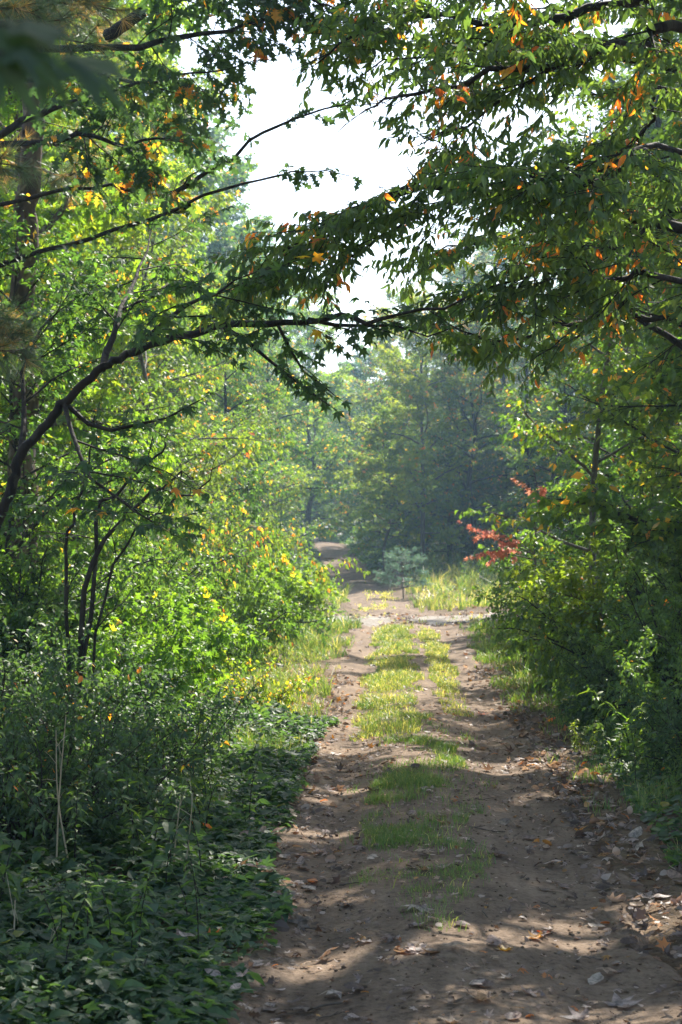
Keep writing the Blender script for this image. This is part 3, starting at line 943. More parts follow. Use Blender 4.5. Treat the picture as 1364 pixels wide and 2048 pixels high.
# understory filling the wood behind the shrubs
put('under', -3.5, 16.5, .8, 'small leafy tree behind the sunlit shrubs at left')
put('under', .1, 64, .9, 'low tree at the right side of the far bend')
put('under', 2.9, 69, 1.2, 'bushy low tree at the back edge of the clearing')
put('under', 4.2, 68.5, 1.2, 'broad low tree behind the small spruce')
put('under', 1.2, 68, 1.4, 'low tree between the far bend and the pines')
put('under', 6.0, 62, 1.4, 'low tree at the right back of the clearing')
put('maple_a', -.3, 60.5, .5, 'small maple with yellowish leaves above the far bend')
put('under', -4.6, 20.5, 1.0, 'small leafy tree beside the brown pine')
put('under', -4.3, 24.0, .9, 'small tree with low branches behind the spindly shrub')
put('under', -4.2, 30.0, 1.1, 'low-branched small tree deep left of the track')
put('under', -4.6, 39.0, .9, 'small hazy tree by the left bend')
put('under', -6.8, 26.0, 1.2, 'small tree far in the left wood')
put('under', 3.7, 19.0, 1.0, 'small leafy tree rising from the right thicket')
put('under', 3.3, 25.0, 1.0, 'small yellow-green tree behind the right thicket')
put('under', 5.4, 22.0, 1.2, 'small tree at the right edge behind the oak trunk')
put('under', 4.9, 32.0, 1.1, 'small tree on the right side of the clearing')
put('under', 6.8, 29.0, 1.3, 'small tree deep in the right wood')
GU = 'low trees closing the far wood'
for x, y, s_ in [(-4.9, 106, 1.5), (-4.2, 101, 1.2), (-3.8, 110, 1.6), (-5.6, 98, 1.3), (-3.3, 121, 1.8), (-4.6, 116, 1.7), (-5.6, 108, 1.6), (-6.9, 124, 1.9), (-2.6, 102, 1.4), (-.6, 96, 1.5), (-4.2, 128, 2.0), (-8.3, 116, 1.8), (-5.0, 92, 1.2), (.6, 78, 1.2), (-4.0, 46, 1), (-5.8, 52, 1.2), (-7.6, 44, 1.3), (-4.6, 64, 1.2), (-6.4, 60, 1.2), (-8.6, 66, 1.5), (-11, 56, 1.5), (-5.8, 76, 1.2), (-7.4, 88, 1.6), (-10.5, 84, 1.7), (-6.6, 104, 1.6), (-9, 100, 1.8),
                 (-13, 68, 1.6), (-14, 98, 1.8), (-2.2, 112, 1.7), (1.6, 104, 1.6), (7.6, 46, 1.1), (9.4, 50, 1.3), (9.2, 58, 1.5), (10, 40, 1.3), (7.2, 66, 1.5), (10.8, 72, 1.6), (4.6, 78, 1.5), (2.2, 88, 1.5), (7.8, 88, 1.7), (12.5, 92, 1.8), (8.5, 38, 1.2),
                 (12.5, 62, 1.6), (15, 80, 1.8), (4, 108, 1.8), (10, 112, 1.8), (16, 110, 1.9), (-17, 84, 1.8), (-18, 112, 1.9), (-1.4, 124, 1.9), (-12, 112, 1.9)]:
    put('under', x, y, s_, 'low leafy tree closing the far wood between the trunks', GU)
# far wood left of the track and all round
G = 'trees of the far wood'
FAR = [('pine', -5.0, 58, .7), ('tall', -6.4, 62, .72), ('tall', -5.4, 70, .6), ('pine', -6.8, 74, .95), ('tall', -7.4, 66, .85), ('tall', -6.2, 84, .75), ('oak', -8.5, 92, .9),
       ('tall', -11, 74, 1), ('oak', -12, 60, 1), ('pine', -12.5, 90, 1.1), ('oak', -15, 80, 1.1), ('pine', -10, 110, 1.1), ('oak', -17, 105, 1.1), ('tall', -14, 44, 1),
       ('pine', -5.5, 116, 1), ('oak', .5, 118, .72), ('pine', 5.5, 112, 1), ('oak', 5, 92, .95), ('pine', 8.6, 78, 1), ('tall', 10.5, 64, 1), ('oak', 12, 84, 1.1),
       ('tall', 13, 52, 1), ('pine', 12, 104, 1.15), ('oak', 17, 96, 1.1), ('oak', 19, 116, 1.2), ('oak', -24, 118, 1.2), ('pine', 16, 72, 1.1), ('oak', -13, 125, 1.1), ('oak', 9, 128, 1.1), ('oak', -3, 132, .8), ('oak', 22, 132, 1.2), ('oak', -21, 92, 1.1)]
for i, (k, x, y, s_) in enumerate(FAR):
    put(k, x, y, s_, 'tree standing in the hazy far wood behind the nearer trees', G)
# unseen tall trees added round the camera to cut sky light and shade the near track
GS = 'unseen shade trees added round the camera'
for k, x, y, s_ in [('tall', 3.6, 13.2, .88), ('tall', 3.5, 17.6, .9), ('tall', -5.2, 9.0, .85), ('tall', 3.9, 6.0, .8), ('oak', 7.6, 11.5, .8), ('tall', -4.6, 4.5, .85), ('oak', -3.4, -4.0, .9), ('oak', 3.6, -4.5, .9), ('oak', .3, -11, 1.0), ('oak', -8.5, 6.0, .9)]:
    put(k, x, y, s_, xy=1.2 if k == 'tall' else 1.0, group=GS, label='unseen tall tree added outside the picture for its shade')

# ================================================================== shrubs
SH = {}


def shrub(H, n, prm, spread=.5, r=.012, lv=1, **kw):
    p = Plant(**kw)
    for i in range(n):
        az = rng.uniform(0, 6.28); e = rng.uniform(.15, spread)
        d0 = np.array([math.cos(az) * e, math.sin(az) * e, 1.])
        b = np.array([math.cos(az), math.sin(az), 0]) * rng.uniform(0, .18) + [0, 0, -.05]
        p.grow(b, d0, H * rng.uniform(.7, 1.1), r, lv + 1, prm)
    return p


def libs(key, plant, lm, bm, name, cat):
    plant.flush()
    SH[key] = (plant.wood.mesh('stems', M[bm], smooth_shade=True), plant.leaf.mesh('foliage', M[lm]), name, cat)


BP = dict(den=[16, 10, 3], ang=[45, 50, 50], len=[.22, .55, 1.0], wander=.14, grav=-.06, flat=5, seg=.12)
libs('bush_round', shrub(1.9, 15, BP, .9, .014, kind='ovate', size=.06, gap=.024, droop=.4, autumn=.004, tone=(.1, .6)), 'leaf', 'bark_dark', 'shrub', 'shrub')
libs('bush_maple', shrub(1.7, 10, BP, .8, .013, kind='maple', size=.08, gap=.032, droop=.3, autumn=.004, tone=(.05, .5)), 'leaf_yellow', 'bark', 'maple_shrub', 'shrub')
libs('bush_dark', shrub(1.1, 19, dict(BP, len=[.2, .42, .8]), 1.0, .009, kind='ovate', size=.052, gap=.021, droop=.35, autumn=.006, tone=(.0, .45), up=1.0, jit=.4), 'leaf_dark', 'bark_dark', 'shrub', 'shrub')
libs('bush_orange', shrub(.75, 9, dict(BP, len=[.2, .3, .5]), .8, .007, kind='ovate', size=.06, gap=.03, droop=.5, autumn=.10, tone=(.2, .7)), 'leaf_yellow', 'bark_dark', 'shrub', 'shrub')
libs('bush_spindly', shrub(3.2, 7, dict(BP, len=[.3, .8, 1.3], den=[11, 6, 1.6]), .45, .013, kind='small', size=.075, gap=.045, droop=.6, autumn=.06, tone=(.3, .76)), 'leaf', 'bark_grey', 'shrub', 'shrub')


def shr(key, px, py, d, sc, label, group=None, zs=1.0, xy=.82):
    """a shrub whose base stands at photo column px, d metres ahead"""
    x = P(px, py, d)[0]
    return put(key, x, d, sc, label, group, zs=zs, lib_=SH, parts=('stems', 'foliage'), xy=xy)


B = 1300
# left, near to far
shr('bush_dark', 60, B, 9.3, .9, 'dark low shrub at the left edge beneath the leaning maple')
shr('bush_dark', 190, B, 10.4, .85, 'dark broad-leaved shrub in the shade at lower left')
shr('bush_dark', 290, B, 12.0, .85, 'shaded shrub nearest the left rut of the track')
shr('bush_dark', -60, B, 11.5, 1.1, 'dark shrub half cut by the left edge')
shr('bush_dark', 110, B, 12.8, 1.1, 'deep green shrub behind the lower left shrubs')
shr('bush_maple', 250, B, 14.0, .9, 'sunlit maple shrub left of the track in the middle distance')
shr('bush_orange', 500, B, 16.5, .85, 'small shrub with orange and red leaves at the left verge')
shr('bush_maple', 120, B, 15.5, 1.0, 'yellow-green maple shrub under the leaning limb')
shr('bush_round', 370, B, 17.8, .9, 'bright green shrub behind the orange-leaved shrub')
shr('bush_round', 40, B, 15.5, 1.2, 'tall rounded shrub by the brown pine trunk')
shr('bush_round', 250, B, 19.0, 1.2, 'rounded green shrub left of the spindly shrub')
shr('bush_spindly', 400, B, 21.0, 1.1, 'spindly tall shrub with scattered orange leaves', xy=.5)
shr('bush_maple', 450, B, 22.5, 1.0, 'bright shrub leaning toward the track at left')
shr('bush_maple', 535, B, 26.5, .85, 'sunlit yellow-green shrub beside the left rut')
shr('bush_round', 400, B, 26.0, 1.3, 'green shrub behind the sunlit left verge')
shr('bush_maple', 570, B, 30.5, .8, 'last sunlit shrub on the left before the bend')
shr('bush_round', 470, B, 35.0, 1.0, 'green shrub at the left bend of the track')
shr('bush_spindly', 340, B, 24.0, 1.1, 'tall sparse shrub with yellow leaves deeper at left')
shr('bush_spindly', 430, B, 37.0, .9, 'thin hazy shrub with orange leaves near the far track')
# right, near to far
shr('bush_dark', 1420, B, 12.3, .8, 'dark shrub at the right edge above the leaf drift')
shr('bush_round', 1370, B, 14.8, .85, 'green shrub behind the pale lit plant on the right')
shr('bush_dark', 1260, B, 15.8, .85, 'low bright green shrub at the right verge of the track')
shr('bush_round', 1300, B, 17.4, 1.0, 'dense rounded shrub in the middle of the right thicket')
shr('bush_round', 1400, B, 17.5, 1.15, 'dense shrub at the right edge of the thicket')
shr('bush_round', 1225, B, 20.0, 1.0, 'dark shrub beside the right rut')
shr('bush_maple', 1280, B, 19.8, 1.25, 'maple shrub topping the right thicket')
shr('bush_round', 1190, B, 23.0, 1.05, 'shrub below the red branch on the right')
shr('bush_round', 1280, B, 23.8, 1.35, 'tall shrub right of the red branch')
shr('bush_round', 1330, B, 24.0, 1.5, 'tall shrub deep in the right thicket')
shr('bush_spindly', 1150, B, 27.0, 1.0, 'spindly shrub with yellow leaves behind the red branch')
shr('bush_maple', 1120, B, 29.0, .7, 'small shrub at the corner of the side path')
shr('bush_round', 1210, B, 30.0, 1.4, 'round shrub at the edge of the clearing')

# bare twisted dead shrub on the left
ds = Plant()
d = 12.5
base = P(150, 1360, d); base[2] = terr(base[0], base[1])
DP = dict(SPRAY, den=[3, 2.2, 1.5], len=[.25, .55, 1.0], wander=.22, grav=.02, flat=.9)
for c, r in [([base - [0, 0, .1], P(170, 1180, d), P(230, 1050, d), P(300, 985, d), P(360, 950, d), P(385, 962, d)], .022),
             ([base, P(190, 1100, d), P(205, 1010, d), P(270, 950, d), P(320, 900, d), P(335, 868, d)], .018),
             ([base, P(130, 1150, d), P(150, 1030, d), P(180, 920, d), P(190, 830, d)], .016),
             ([base, P(230, 1130, d), P(330, 1020, d), P(420, 960, d - .3)], .012)]:
    ds.limb(c, r, .005, 2, DP, leafy=False)
tree('dead_shrub', 'bare twisted dark branches rising from the left undergrowth', 'shrub', base, ds, 'leaf_dark', 'bark_dark', parts=('branches', 'foliage'))

# red-leaved sapling on the right
rd = Plant(kind='maple', size=.07, gap=.02, droop=.6, autumn=0, tone=(.1, .9), up=.5)
d = 21.5
base = P(1075, 1290, d); base[2] = terr(base[0], base[1])
RP = dict(SPRAY, den=[10, 7, 2], len=[.16, .30, .6], seg=.1)
rd.limb([base - [0, 0, .1], P(1075, 1180, d), P(1068, 1080, d), P(1074, 1000, d), P(1060, 930, d)], .02, .006, -1, RP)
rd.limb([P(1070, 1110, d), P(1040, 1098, d), P(1000, 1078, d - .3), P(965, 1062, d - .4), P(925, 1045, d - .5)], .010, .003, 1, RP, t0=.3)
rd.limb([P(1070, 1120, d), P(1030, 1110, d - .2), P(985, 1100, d - .4), P(948, 1112, d - .5)], .008, .003, 1, RP, t0=.3)
rd.limb([P(1068, 1105, d), P(1030, 1085, d), P(985, 1062, d - .2), P(955, 1075, d - .3)], .007, .003, 1, RP, t0=.3)
rd.limb([P(1068, 1100, d), P(1040, 1105, d + .2), P(1005, 1095, d + .2), P(980, 1120, d + .1)], .007, .003, 1, RP, t0=.3)
rd.limb([P(1072, 1000, d), P(1055, 975, d - .2), P(1025, 955, d - .3)], .007, .003, 0, RP, t0=.3)
rd.limb([P(1068, 1000, d), P(1085, 985, d - .2), P(1088, 975, d - .3)], .006, .003, 0, RP, t0=.3)
tree('red_sapling', 'slender sapling with red leaves reaching toward the track', 'sapling', base, rd, 'leaf_red', 'bark_grey')

# little pale spruce in the clearing
d = 47.0
sx_, sz_ = P(808, 1165, d)[0], terr(P(808, 1165, d)[0], d)
sprc = pine(1.15, .55, .25, .022, 6, .08, 1.6, 14, .010, autumn=0)
tt = thing('spruce_sapling', 'small pale bluish spruce standing alone in the clearing', 'sapling', (sx_, d, float(sz_)))
link('trunk', sprc.wood.mesh('trunk', M['bark_grey'], smooth_shade=True), tt)
link('crown', sprc.leaf.mesh('crown', M['needle_blue']), tt)

# ================================================================== low plants
def weed(H, nl, size, kind, tone, spread=.25, n=1, autumn=0.):
    p = Plant(kind=kind, size=size, autumn=autumn)
    for _ in range(n):
        az = rng.uniform(0, 6.28)
        top = np.array([math.cos(az) * spread * H, math.sin(az) * spread * H, H * rng.uniform(.75, 1.05)])
        o = np.array([rng.normal(0, .02), rng.normal(0, .02), 0]) * n
        pts = curve([o - [0, 0, .03], o + top * [.2, .2, .5], o + top], 8)
        tube(p.wood, pts, np.linspace(.0045, .0015, 8), 4)
        u = np.linspace(.15, 1, nl) * 7
        i = np.minimum(u.astype(int), 6); q = pts[i] + (pts[i + 1] - pts[i]) * (u - i)[:, None]
        a = np.arange(nl) * 2.4 + rng.uniform(0, 6)
        ax = np.stack([np.cos(a), np.sin(a), rng.normal(.05, .25, nl)], -1)
        p.lp.append(q); p.la.append(ax); p.ln.append(np.array([0, 0, 1.]) + rng.normal(0, .3, (nl, 3)))
        p.lt.append(rng.uniform(*tone, nl))
    return p


WD = {}


def libw(key, plant, lm, bm, name, cat):
    plant.flush()
    WD[key] = (plant.wood.mesh('stem', M[bm], smooth_shade=True), plant.leaf.mesh('leaves', M[lm]), name, cat)


libw('broad', weed(.42, 13, .10, 'ovate', (.1, .5), .3, 3), 'leaf_dark', 'bark_dark', 'broad_leaved_weed', 'weed')
libw('maple', weed(.38, 8, .095, 'maple', (.1, .5), .3, 2), 'leaf_dark', 'bark_dark', 'maple_seedling', 'seedling')
libw('aster', weed(.5, 26, .07, 'long', (.2, .6), .25, 4), 'leaf', 'bark_dark', 'leafy_weed', 'weed')
libw('pale', weed(.55, 30, .085, 'long', (.5, .75), .5, 5), 'leaf', 'bark_dark', 'pale_weed', 'weed')
GW = 'weeds in the shaded left undergrowth'
for i in range(64):
    key = ['broad', 'maple', 'aster'][i % 3]
    yy = rng.uniform(6.2, 13.5)
    xx = -rng.uniform(.78 if yy < 9 else .95, 1.2 + .20 * yy)
    put(key, xx, yy, rng.uniform(.55, 1.1), {'broad': 'broad-leaved dark weed in the shaded left undergrowth', 'maple': 'maple seedling in the shaded left undergrowth', 'aster': 'narrow-leaved weed in the shaded left undergrowth'}[key], GW, lib_=WD, parts=('stem', 'leaves'))
for i in range(16):
    yy = rng.uniform(10.5, 24); xx = rng.uniform(1.35, 1.9) + .02 * yy
    put('aster', xx, yy, rng.uniform(.5, .9), 'narrow-leaved weed along the right verge', 'weeds along the right verge', lib_=WD, parts=('stem', 'leaves'))
for i in range(44):
    yy = rng.uniform(42, 62); xx = rng.uniform(.8, 7)
    put(['aster', 'pale'][i % 2], xx, yy, rng.uniform(.8, 1.6), 'tall weed standing in the grass of the clearing', 'weeds in the clearing', lib_=WD, parts=('stem', 'leaves'))
x_, d_ = P(1262, 1400, 13.4)[0], 13.4
put('pale', x_, d_, 1.15, 'pale sunlit weed with feathery leaves at the right', lib_=WD, parts=('stem', 'leaves'))
x_ = P(1155, 1480, 14.0)[0]
put('pale', x_, 14.0, .45, 'small sunlit weed at the edge of the right rut', lib_=WD, parts=('stem', 'leaves'))

# dry stalks at lower left
for i, (px, py, px2, py2, d, lab) in enumerate([(112, 1640, 132, 1430, 8.6, 'pale dry stalk standing in the left undergrowth, the taller one'), (142, 1640, 112, 1460, 8.7, 'pale dry stalk leaning left beside the taller dry stalk'),
        (345, 1680, 362, 1590, 8.6, 'short straw stalk, left of a close pair'), (365, 1690, 386, 1585, 8.6, 'short straw stalk, right of a close pair'),
        (10, 1960, 30, 1800, 7.2, 'bent dry stalk at the lower left corner'), (50, 1990, 120, 1845, 7.1, 'slanting dry stalk near the lower left corner')]):
    g = Geo()
    b = P(px, py, d); b[2] = min(b[2], terr(b[0], b[1]))
    e = P(px2, py2, d)
    pts = curve([b, (b + e) / 2 + rng.normal(0, .012, 3), e], 9)
    tube(g, pts, np.linspace(.005, .0022, 9), 4, .6)
    for j in (4, 5, 6, 7):
        q = pts[j]; dd = rng.normal(0, .05, 3) + [0, 0, .05]
        tube(g, np.array([q, q + dd * .6, q + dd + [0, 0, -.01]]), [.0018, .0014, .001], 3, .8)
    o = link('dry_stalk', g.mesh('dry_stalk', M['straw'], b, True), None, tuple(b))
    tag(o, lab, 'stalk', 'dry stalks at lower left')

# ground cover, lower left and under the right thicket
gc = Geo()
n = 72000
yy = 5.4 + 11 * rng.random(n) ** 1.2
xx = -.53 + .22 * fbm(yy * 1.1, 0 * yy + 3.3, 65) - .06 * np.abs(rng.normal(0, 1, n)) - rng.random(n) ** 1.2 * (.95 + .24 * yy)
hh = .03 + .13 * np.clip(.4 + fbm(xx * 1.6, yy * 1.6, 61), 0, 1) * rng.random(n) * smooth(-.45, -1.1, xx)
keepm = (fbm(xx * 2.0, yy * 2.0, 62) + .9 * smooth(-.48, -.80, xx)) > rng.random(n) * .8 - .02
xx, yy, hh = xx[keepm], yy[keepm], hh[keepm]; n = len(xx)
a = rng.uniform(0, 6.28, n)
sp_ = (fbm(xx * 2.5, yy * 2.5, 64) + rng.normal(0, .25, n))
for kd, lo, hi, s0, s1 in (('round', -9, .1, .025, .055), ('maple', .1, .35, .05, .085), ('ovate', .35, .6, .05, .10), ('small', .6, 9, .04, .07)):
    q = (sp_ > lo) & (sp_ <= hi); m_ = int(q.sum())
    leaves(gc, kd, np.stack([xx[q], yy[q], terr(xx[q], yy[q]) + hh[q] * (1.5 if s1 > .06 else 1)], -1), np.stack([np.cos(a[q]), np.sin(a[q]), rng.normal(.0, .3, m_)], -1), np.array([0, 0, 1.]) + rng.normal(0, .36, (m_, 3)), rng.uniform(s0, s1, m_), np.clip(rng.normal(.22, .2, m_), 0, .77), rng.uniform(.3, 2, m_))
n = 16000
yy = 9.0 + 18 * rng.random(n); xx = 1.25 + .02 * yy + rng.random(n) ** 1.3 * 2.2
hh = .02 + .14 * rng.random(n) * smooth(1.3, 2.2, xx)
a = rng.uniform(0, 6.28, n)
leaves(gc, 'round', np.stack([xx, yy, terr(xx, yy) + hh], -1), np.stack([np.cos(a), np.sin(a), rng.normal(.0, .25, n)], -1), np.array([0, 0, 1.]) + rng.normal(0, .35, (n, 3)), rng.uniform(.035, .075, n), np.clip(rng.normal(.35, .2, n), 0, .78), rng.uniform(.3, 2, n))
n = 60000
yy = 14 + 80 * rng.random(n); xx = np.where(rng.random(n) < .5, -1, 1) * (1.6 + rng.random(n) * (2 + .22 * yy)) + pcx(yy)
hh = .5 * rng.random(n) ** 1.5 * smooth(1.7, 3, np.abs(xx - pcx(yy)))
kk = ~((xx > .4) & (xx < 7.5) & (yy > 31) & (yy < 63))
xx, yy, hh = xx[kk], yy[kk], hh[kk]; n = len(xx)
a = rng.uniform(0, 6.28, n)
leaves(gc, 'small', np.stack([xx, yy, terr(xx, yy) + hh], -1), np.stack([np.cos(a), np.sin(a), rng.normal(.1, .4, n)], -1), np.array([0, 0, 1.]) + rng.normal(0, .4, (n, 3)), rng.uniform(.08, .16, n), np.clip(rng.normal(.4, .2, n), 0, .79))
n = 50000
yy = 46 + 60 * rng.random(n); xx = np.where(rng.random(n) < .5, -1, 1) * (.8 + rng.random(n) ** 1.4 * (3 + .15 * yy)) + pcx(yy)
hh = .9 * rng.random(n) ** 1.3 * smooth(.8, 1.8, np.abs(xx - pcx(yy)))
kk = ~((xx > -1) & (xx < 7.5) & (yy < 63))
xx, yy, hh = xx[kk], yy[kk], hh[kk]; n = len(xx)
a = rng.uniform(0, 6.28, n)
leaves(gc, 'small', np.stack([xx, yy, terr(xx, yy) + hh], -1), np.stack([np.cos(a), np.sin(a), rng.normal(.1, .4, n)], -1), np.array([0, 0, 1.]) + rng.normal(0, .5, (n, 3)), rng.uniform(.12, .22, n), np.clip(rng.normal(.35, .2, n), 0, .78))
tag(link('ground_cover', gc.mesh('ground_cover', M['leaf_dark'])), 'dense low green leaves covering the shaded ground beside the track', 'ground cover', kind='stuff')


# grass
def blades(g, x, y, h, w, tone, lean=.5):
    n = len(x)
    z = gz(x, y)
    b = np.stack([x, y, z - .005], -1)
    a = rng.uniform(0, 6.28, n)
    sd_ = np.stack([np.cos(a), np.sin(a), 0 * a], -1) * (np.asarray(w) / 2)[:, None]
    l = rng.normal(0, lean, (n, 2)) * h[:, None]
    m = b + np.stack([l[:, 0] * .3, l[:, 1] * .3, h * .6], -1)
    t = b + np.stack([l[:, 0], l[:, 1], h * rng.uniform(.75, 1, n)], -1)
    v = np.stack([b - sd_, b + sd_, m - sd_ * .8, m + sd_ * .8, t], 1).reshape(-1, 3)
    f = np.array([(0, 1, 3), (0, 3, 2), (2, 3, 4)])[None] + (np.arange(n) * 5)[:, None, None]
    g.add(v, f.reshape(-1, 3), np.repeat(tone, 3))


gg = Geo()


def patch(n, x0, x1, y0, y1, h, w, thr, tone=.35, seed=70, soft=.3, sc=1.3):
    m = n // 16
    tx = rng.uniform(x0, x1, m); tyy = rng.uniform(y0, y1, m); th = rng.uniform(.45, 1.5, m); tt = rng.normal(0, .16, m)
    j = rng.integers(0, m, n); lone = rng.random(n) < .25
    x = np.where(lone, rng.uniform(x0, x1, n), tx[j] + rng.normal(0, .035, n)); y = np.where(lone, rng.uniform(y0, y1, n), tyy[j] + rng.normal(0, .05, n))
    th = np.where(lone, .6, th[j]); tt = np.where(lone, .1, tt[j])
    k = fbm(x * sc, y * sc, seed) + soft * rng.normal(0, 1, n) * .5 > thr
    e = np.minimum(x - x0, x1 - x) / (x1 - x0) * 2
    k &= e + 1.0 * fbm(x * 3, y * 1.6, seed + 3) > .22
    x, y, th, tt = x[k], y[k], th[k], tt[k]
    hh_ = h * th * rng.uniform(.45, 1.2, len(x)) * np.clip(.8 + .9 * fbm(x * 1.1, y * 1.1, seed + 9), .3, 1.4)
    ww = w * np.clip(y / 14, .8, 4)
    blades(gg, x, y, hh_, ww * rng.uniform(.7, 1.2, len(x)), np.clip(rng.normal(tone, .16, len(x)) + tt + .25 * (rng.random(len(x)) < .12), 0, 1))


patch(30000, -.38, .34, 15.0, 32.5, .085, .0055, -.36, .52)
patch(17000, .40, .80, 17.0, 32.5, .075, .0055, -.28, .58, 73)
patch(60000, -.20, .58, 8.8, 16.8, .07, .0042, .04, .28, 75, .25, 1.7)
patch(2500, -.3, .7, 8.5, 16.5, .09, .006, .12, .30, 87, .5, 3.)
patch(2500, .0, .45, 7.6, 9.5, .05, .004, .18, .35, 76)
patch(22000, -2.3, -.66, 15.0, 34, .20, .006, -.3, .42, 78)
patch(9000, -1.6, -.7, 10.5, 16, .14, .005, -.1, .35, 79)
patch(20000, 1.08, 2.3, 11.0, 33, .17, .006, -.2, .32, 80)
patch(6000, 1.35, 2.4, 8.0, 11.5, .14, .0045, -.15, .35, 83)
patch(34000, .3, 8.5, 39.5, 64, .40, .006, -.45, .55, 81)
patch(6000, -5.5, -1.2, 36, 54, .4, .006, -.4, .5, 82)
patch(3000, -1.0, 6, 33.6, 38, .10, .006, .1, .7, 84)
patch(3000, -.9, .2, 40, 52, .10, .006, .0, .75, 85)
tag(link('grass', gg.mesh('grass', M['grass'])), 'tufted green and straw grass on the track, its verges and the clearing', 'grass', kind='stuff')

# ------------------------------------------------------------------ fallen leaves
FL = []
for kind, cv in (('maple', .8), ('maple', 2.4), ('oak', 1.8), ('ovate', 2.4), ('round', 3.0)):
    g = Geo()
    v, t = LEAF[kind]
    # refine one step so that the curl reads
    mid = {}; vv = [tuple(q) for q in v]; tt_ = []
    def mp_(i, j):
        k = (min(i, j), max(i, j))
        if k not in mid:
            vv.append(tuple((np.array(vv[i]) + np.array(vv[j])) / 2)); mid[k] = len(vv) - 1
        return mid[k]
    for (i, j, k) in t:
        ij, jk, ki = mp_(i, j), mp_(j, k), mp_(k, i)
        tt_ += [(i, ij, ki), (ij, j, jk), (ki, jk, k), (ij, jk, ki)]
    v2 = np.array(vv)
    v2[:, 1] -= .5
    v2[:, 2] = .28 * cv * (v2[:, 0] ** 2) * 1.2 + .16 * cv * (v2[:, 1] ** 2) + .03 * np.sin(v2[:, 1] * 9) + .02 * np.sin(v2[:, 0] * 14)
    v2[:, 2] -= v2[:, 2].min()
    FL.append((v2, np.array(tt_)))


def fl_mesh(i, tone):
    g = Geo(); g.add(FL[i][0], FL[i][1], tone)
    return g.mesh('fallen_leaf', M['dead'], smooth_shade=True)


FM = {}
TONES = [.15, .3, .45, .6, .72, .8]


def fallen(x, y, size, i, tone, label, group=None, tilt=.12, flip=None):
    key = (i, tone)
    if key not in FM: FM[key] = fl_mesh(i, tone)
    o = link('fallen_leaf', FM[key], None, (x, y, float(gz(x, y)) + .004))
    f = rng.random() < .45 if flip is None else flip
    o.rotation_euler = (rng.normal(0, tilt) + (math.pi if f else 0), rng.normal(0, tilt), rng.uniform(0, 6.28))
    if f: o.location.z += .03 * size / .11
    o.scale = (size,) * 3
    tag(o, label, 'fallen leaf', group)
    return o


def gpix(px, py):
    dd = EYE * FPX / (py - 1068)
    return P(px, py, dd)[0], dd


for px, py, i, tone, size, lab in [(1090, 1858, 3, 1.0, .095, 'bright orange curled leaf in the sunlit patch of the near track'),
                                   (1065, 1872, 1, .97, .09, 'small orange-brown leaf just below the bright orange leaf'),
                                   (812, 1914, 0, .93, .10, 'yellow-orange leaf beside a pale one in the near light band'),
                                   (832, 1918, 1, .72, .10, 'pale leaf touching the yellow-orange one in the near light band'),
                                   (1005, 1908, 1, .93, .08, 'small yellow leaf in the near sunlit dirt'),
                                   (625, 1752, 3, .98, .10, 'rust-orange leaf at the left rut edge'),
                                   (965, 1422, 0, .97, .13, 'orange leaf lying on the middle of the track'),
                                   (1250, 1985, 0, .6, .14, 'large grey lobed leaf at the lower right of the track'),
                                   (960, 2010, 1, .6, .13, 'large curled grey leaf at the bottom edge of the track'),
                                   (1190, 1944, 3, .72, .12, 'pale pointed leaf lying flat at lower right'),
                                   (1000, 1712, 4, .3, .12, 'dark curled leaf casting a shadow in the mid track')]:
    x_, y_ = gpix(px, py)
    fallen(x_, y_, size, i, tone, lab, flip=False)
cnt = 0
GT = 'fallen leaves on the near track'; GD = 'fallen leaves drifted at the right edge'; GL = 'fallen leaves along the left edge'
for _ in range(170):
    y_ = 5.9 + 6.0 * rng.random() ** 1.3; x_ = rng.uniform(-.75, 1.35)
    fallen(x_, y_, rng.uniform(.045, .115), int(rng.integers(0, 5)), float(rng.choice(TONES)), 'dry grey-brown leaf lying loose on the near track', GT)
for _ in range(80):
    y_ = 7.2 + 6.5 * rng.random(); x_ = 1.02 + .11 * (10 - y_) * .3 + rng.normal(.22, .16)
    fallen(x_, y_, rng.uniform(.055, .11), int(rng.integers(0, 5)), float(rng.choice(TONES[1:])), 'dry grey leaf in the drift along the right edge of the track', GD, .35)
for _ in range(40):
    y_ = 6 + 4.5 * rng.random(); x_ = -.48 + rng.normal(-.10, .16)
    o = fallen(x_, y_, rng.uniform(.05, .10), int(rng.integers(0, 5)), float(rng.choice(TONES[1:])), 'dry grey-brown leaf among the green leaves left of the track', GL, .35)
    if x_ < -.5: o.location.z += rng.uniform(.03, .09)

# smaller and farther litter as one mass
lt = Geo()
def litter(n, x, y, s0, s1, tl=.3):
    for i in range(5):
        k = np.arange(len(x)) % 5 == i
        v, t = FL[i] if False else LEAF[['maple', 'maple', 'oak', 'ovate', 'round'][i]]
        m = k.sum()
        a = rng.uniform(0, 6.28, m)
        leaves(lt, ['maple', 'maple', 'oak', 'ovate', 'round'][i], np.stack([x[k], y[k], gz(x[k], y[k]) + .014], -1), np.stack([np.cos(a), np.sin(a), rng.normal(0, tl * .5, m)], -1),
               np.array([0, 0, 1.]) + rng.normal(0, tl, (m, 3)), rng.uniform(s0, s1, m), rng.choice([.1, .2, .3, .45, .6, .72, .8, .92, .97], m, p=[.14, .14, .16, .16, .14, .1, .1, .03, .03]), rng.uniform(-2, 2.5, m))
n = 3500; litter(n, rng.uniform(-.8, 1.3, n), 5.6 + 12 * rng.random(n), .010, .045)
n = 450; litter(n, rng.uniform(-.9, 1.2, n), 12 + 20 * rng.random(n), .05, .09)
n = 1300; y_ = 7 + 16 * rng.random(n); litter(n, 1.1 + rng.normal(.15, .18, n), y_, .03, .08, .5)
n = 800; y_ = 5.6 + 16 * rng.random(n); litter(n, -.62 + rng.normal(-.1, .2, n), y_, .03, .08, .5)
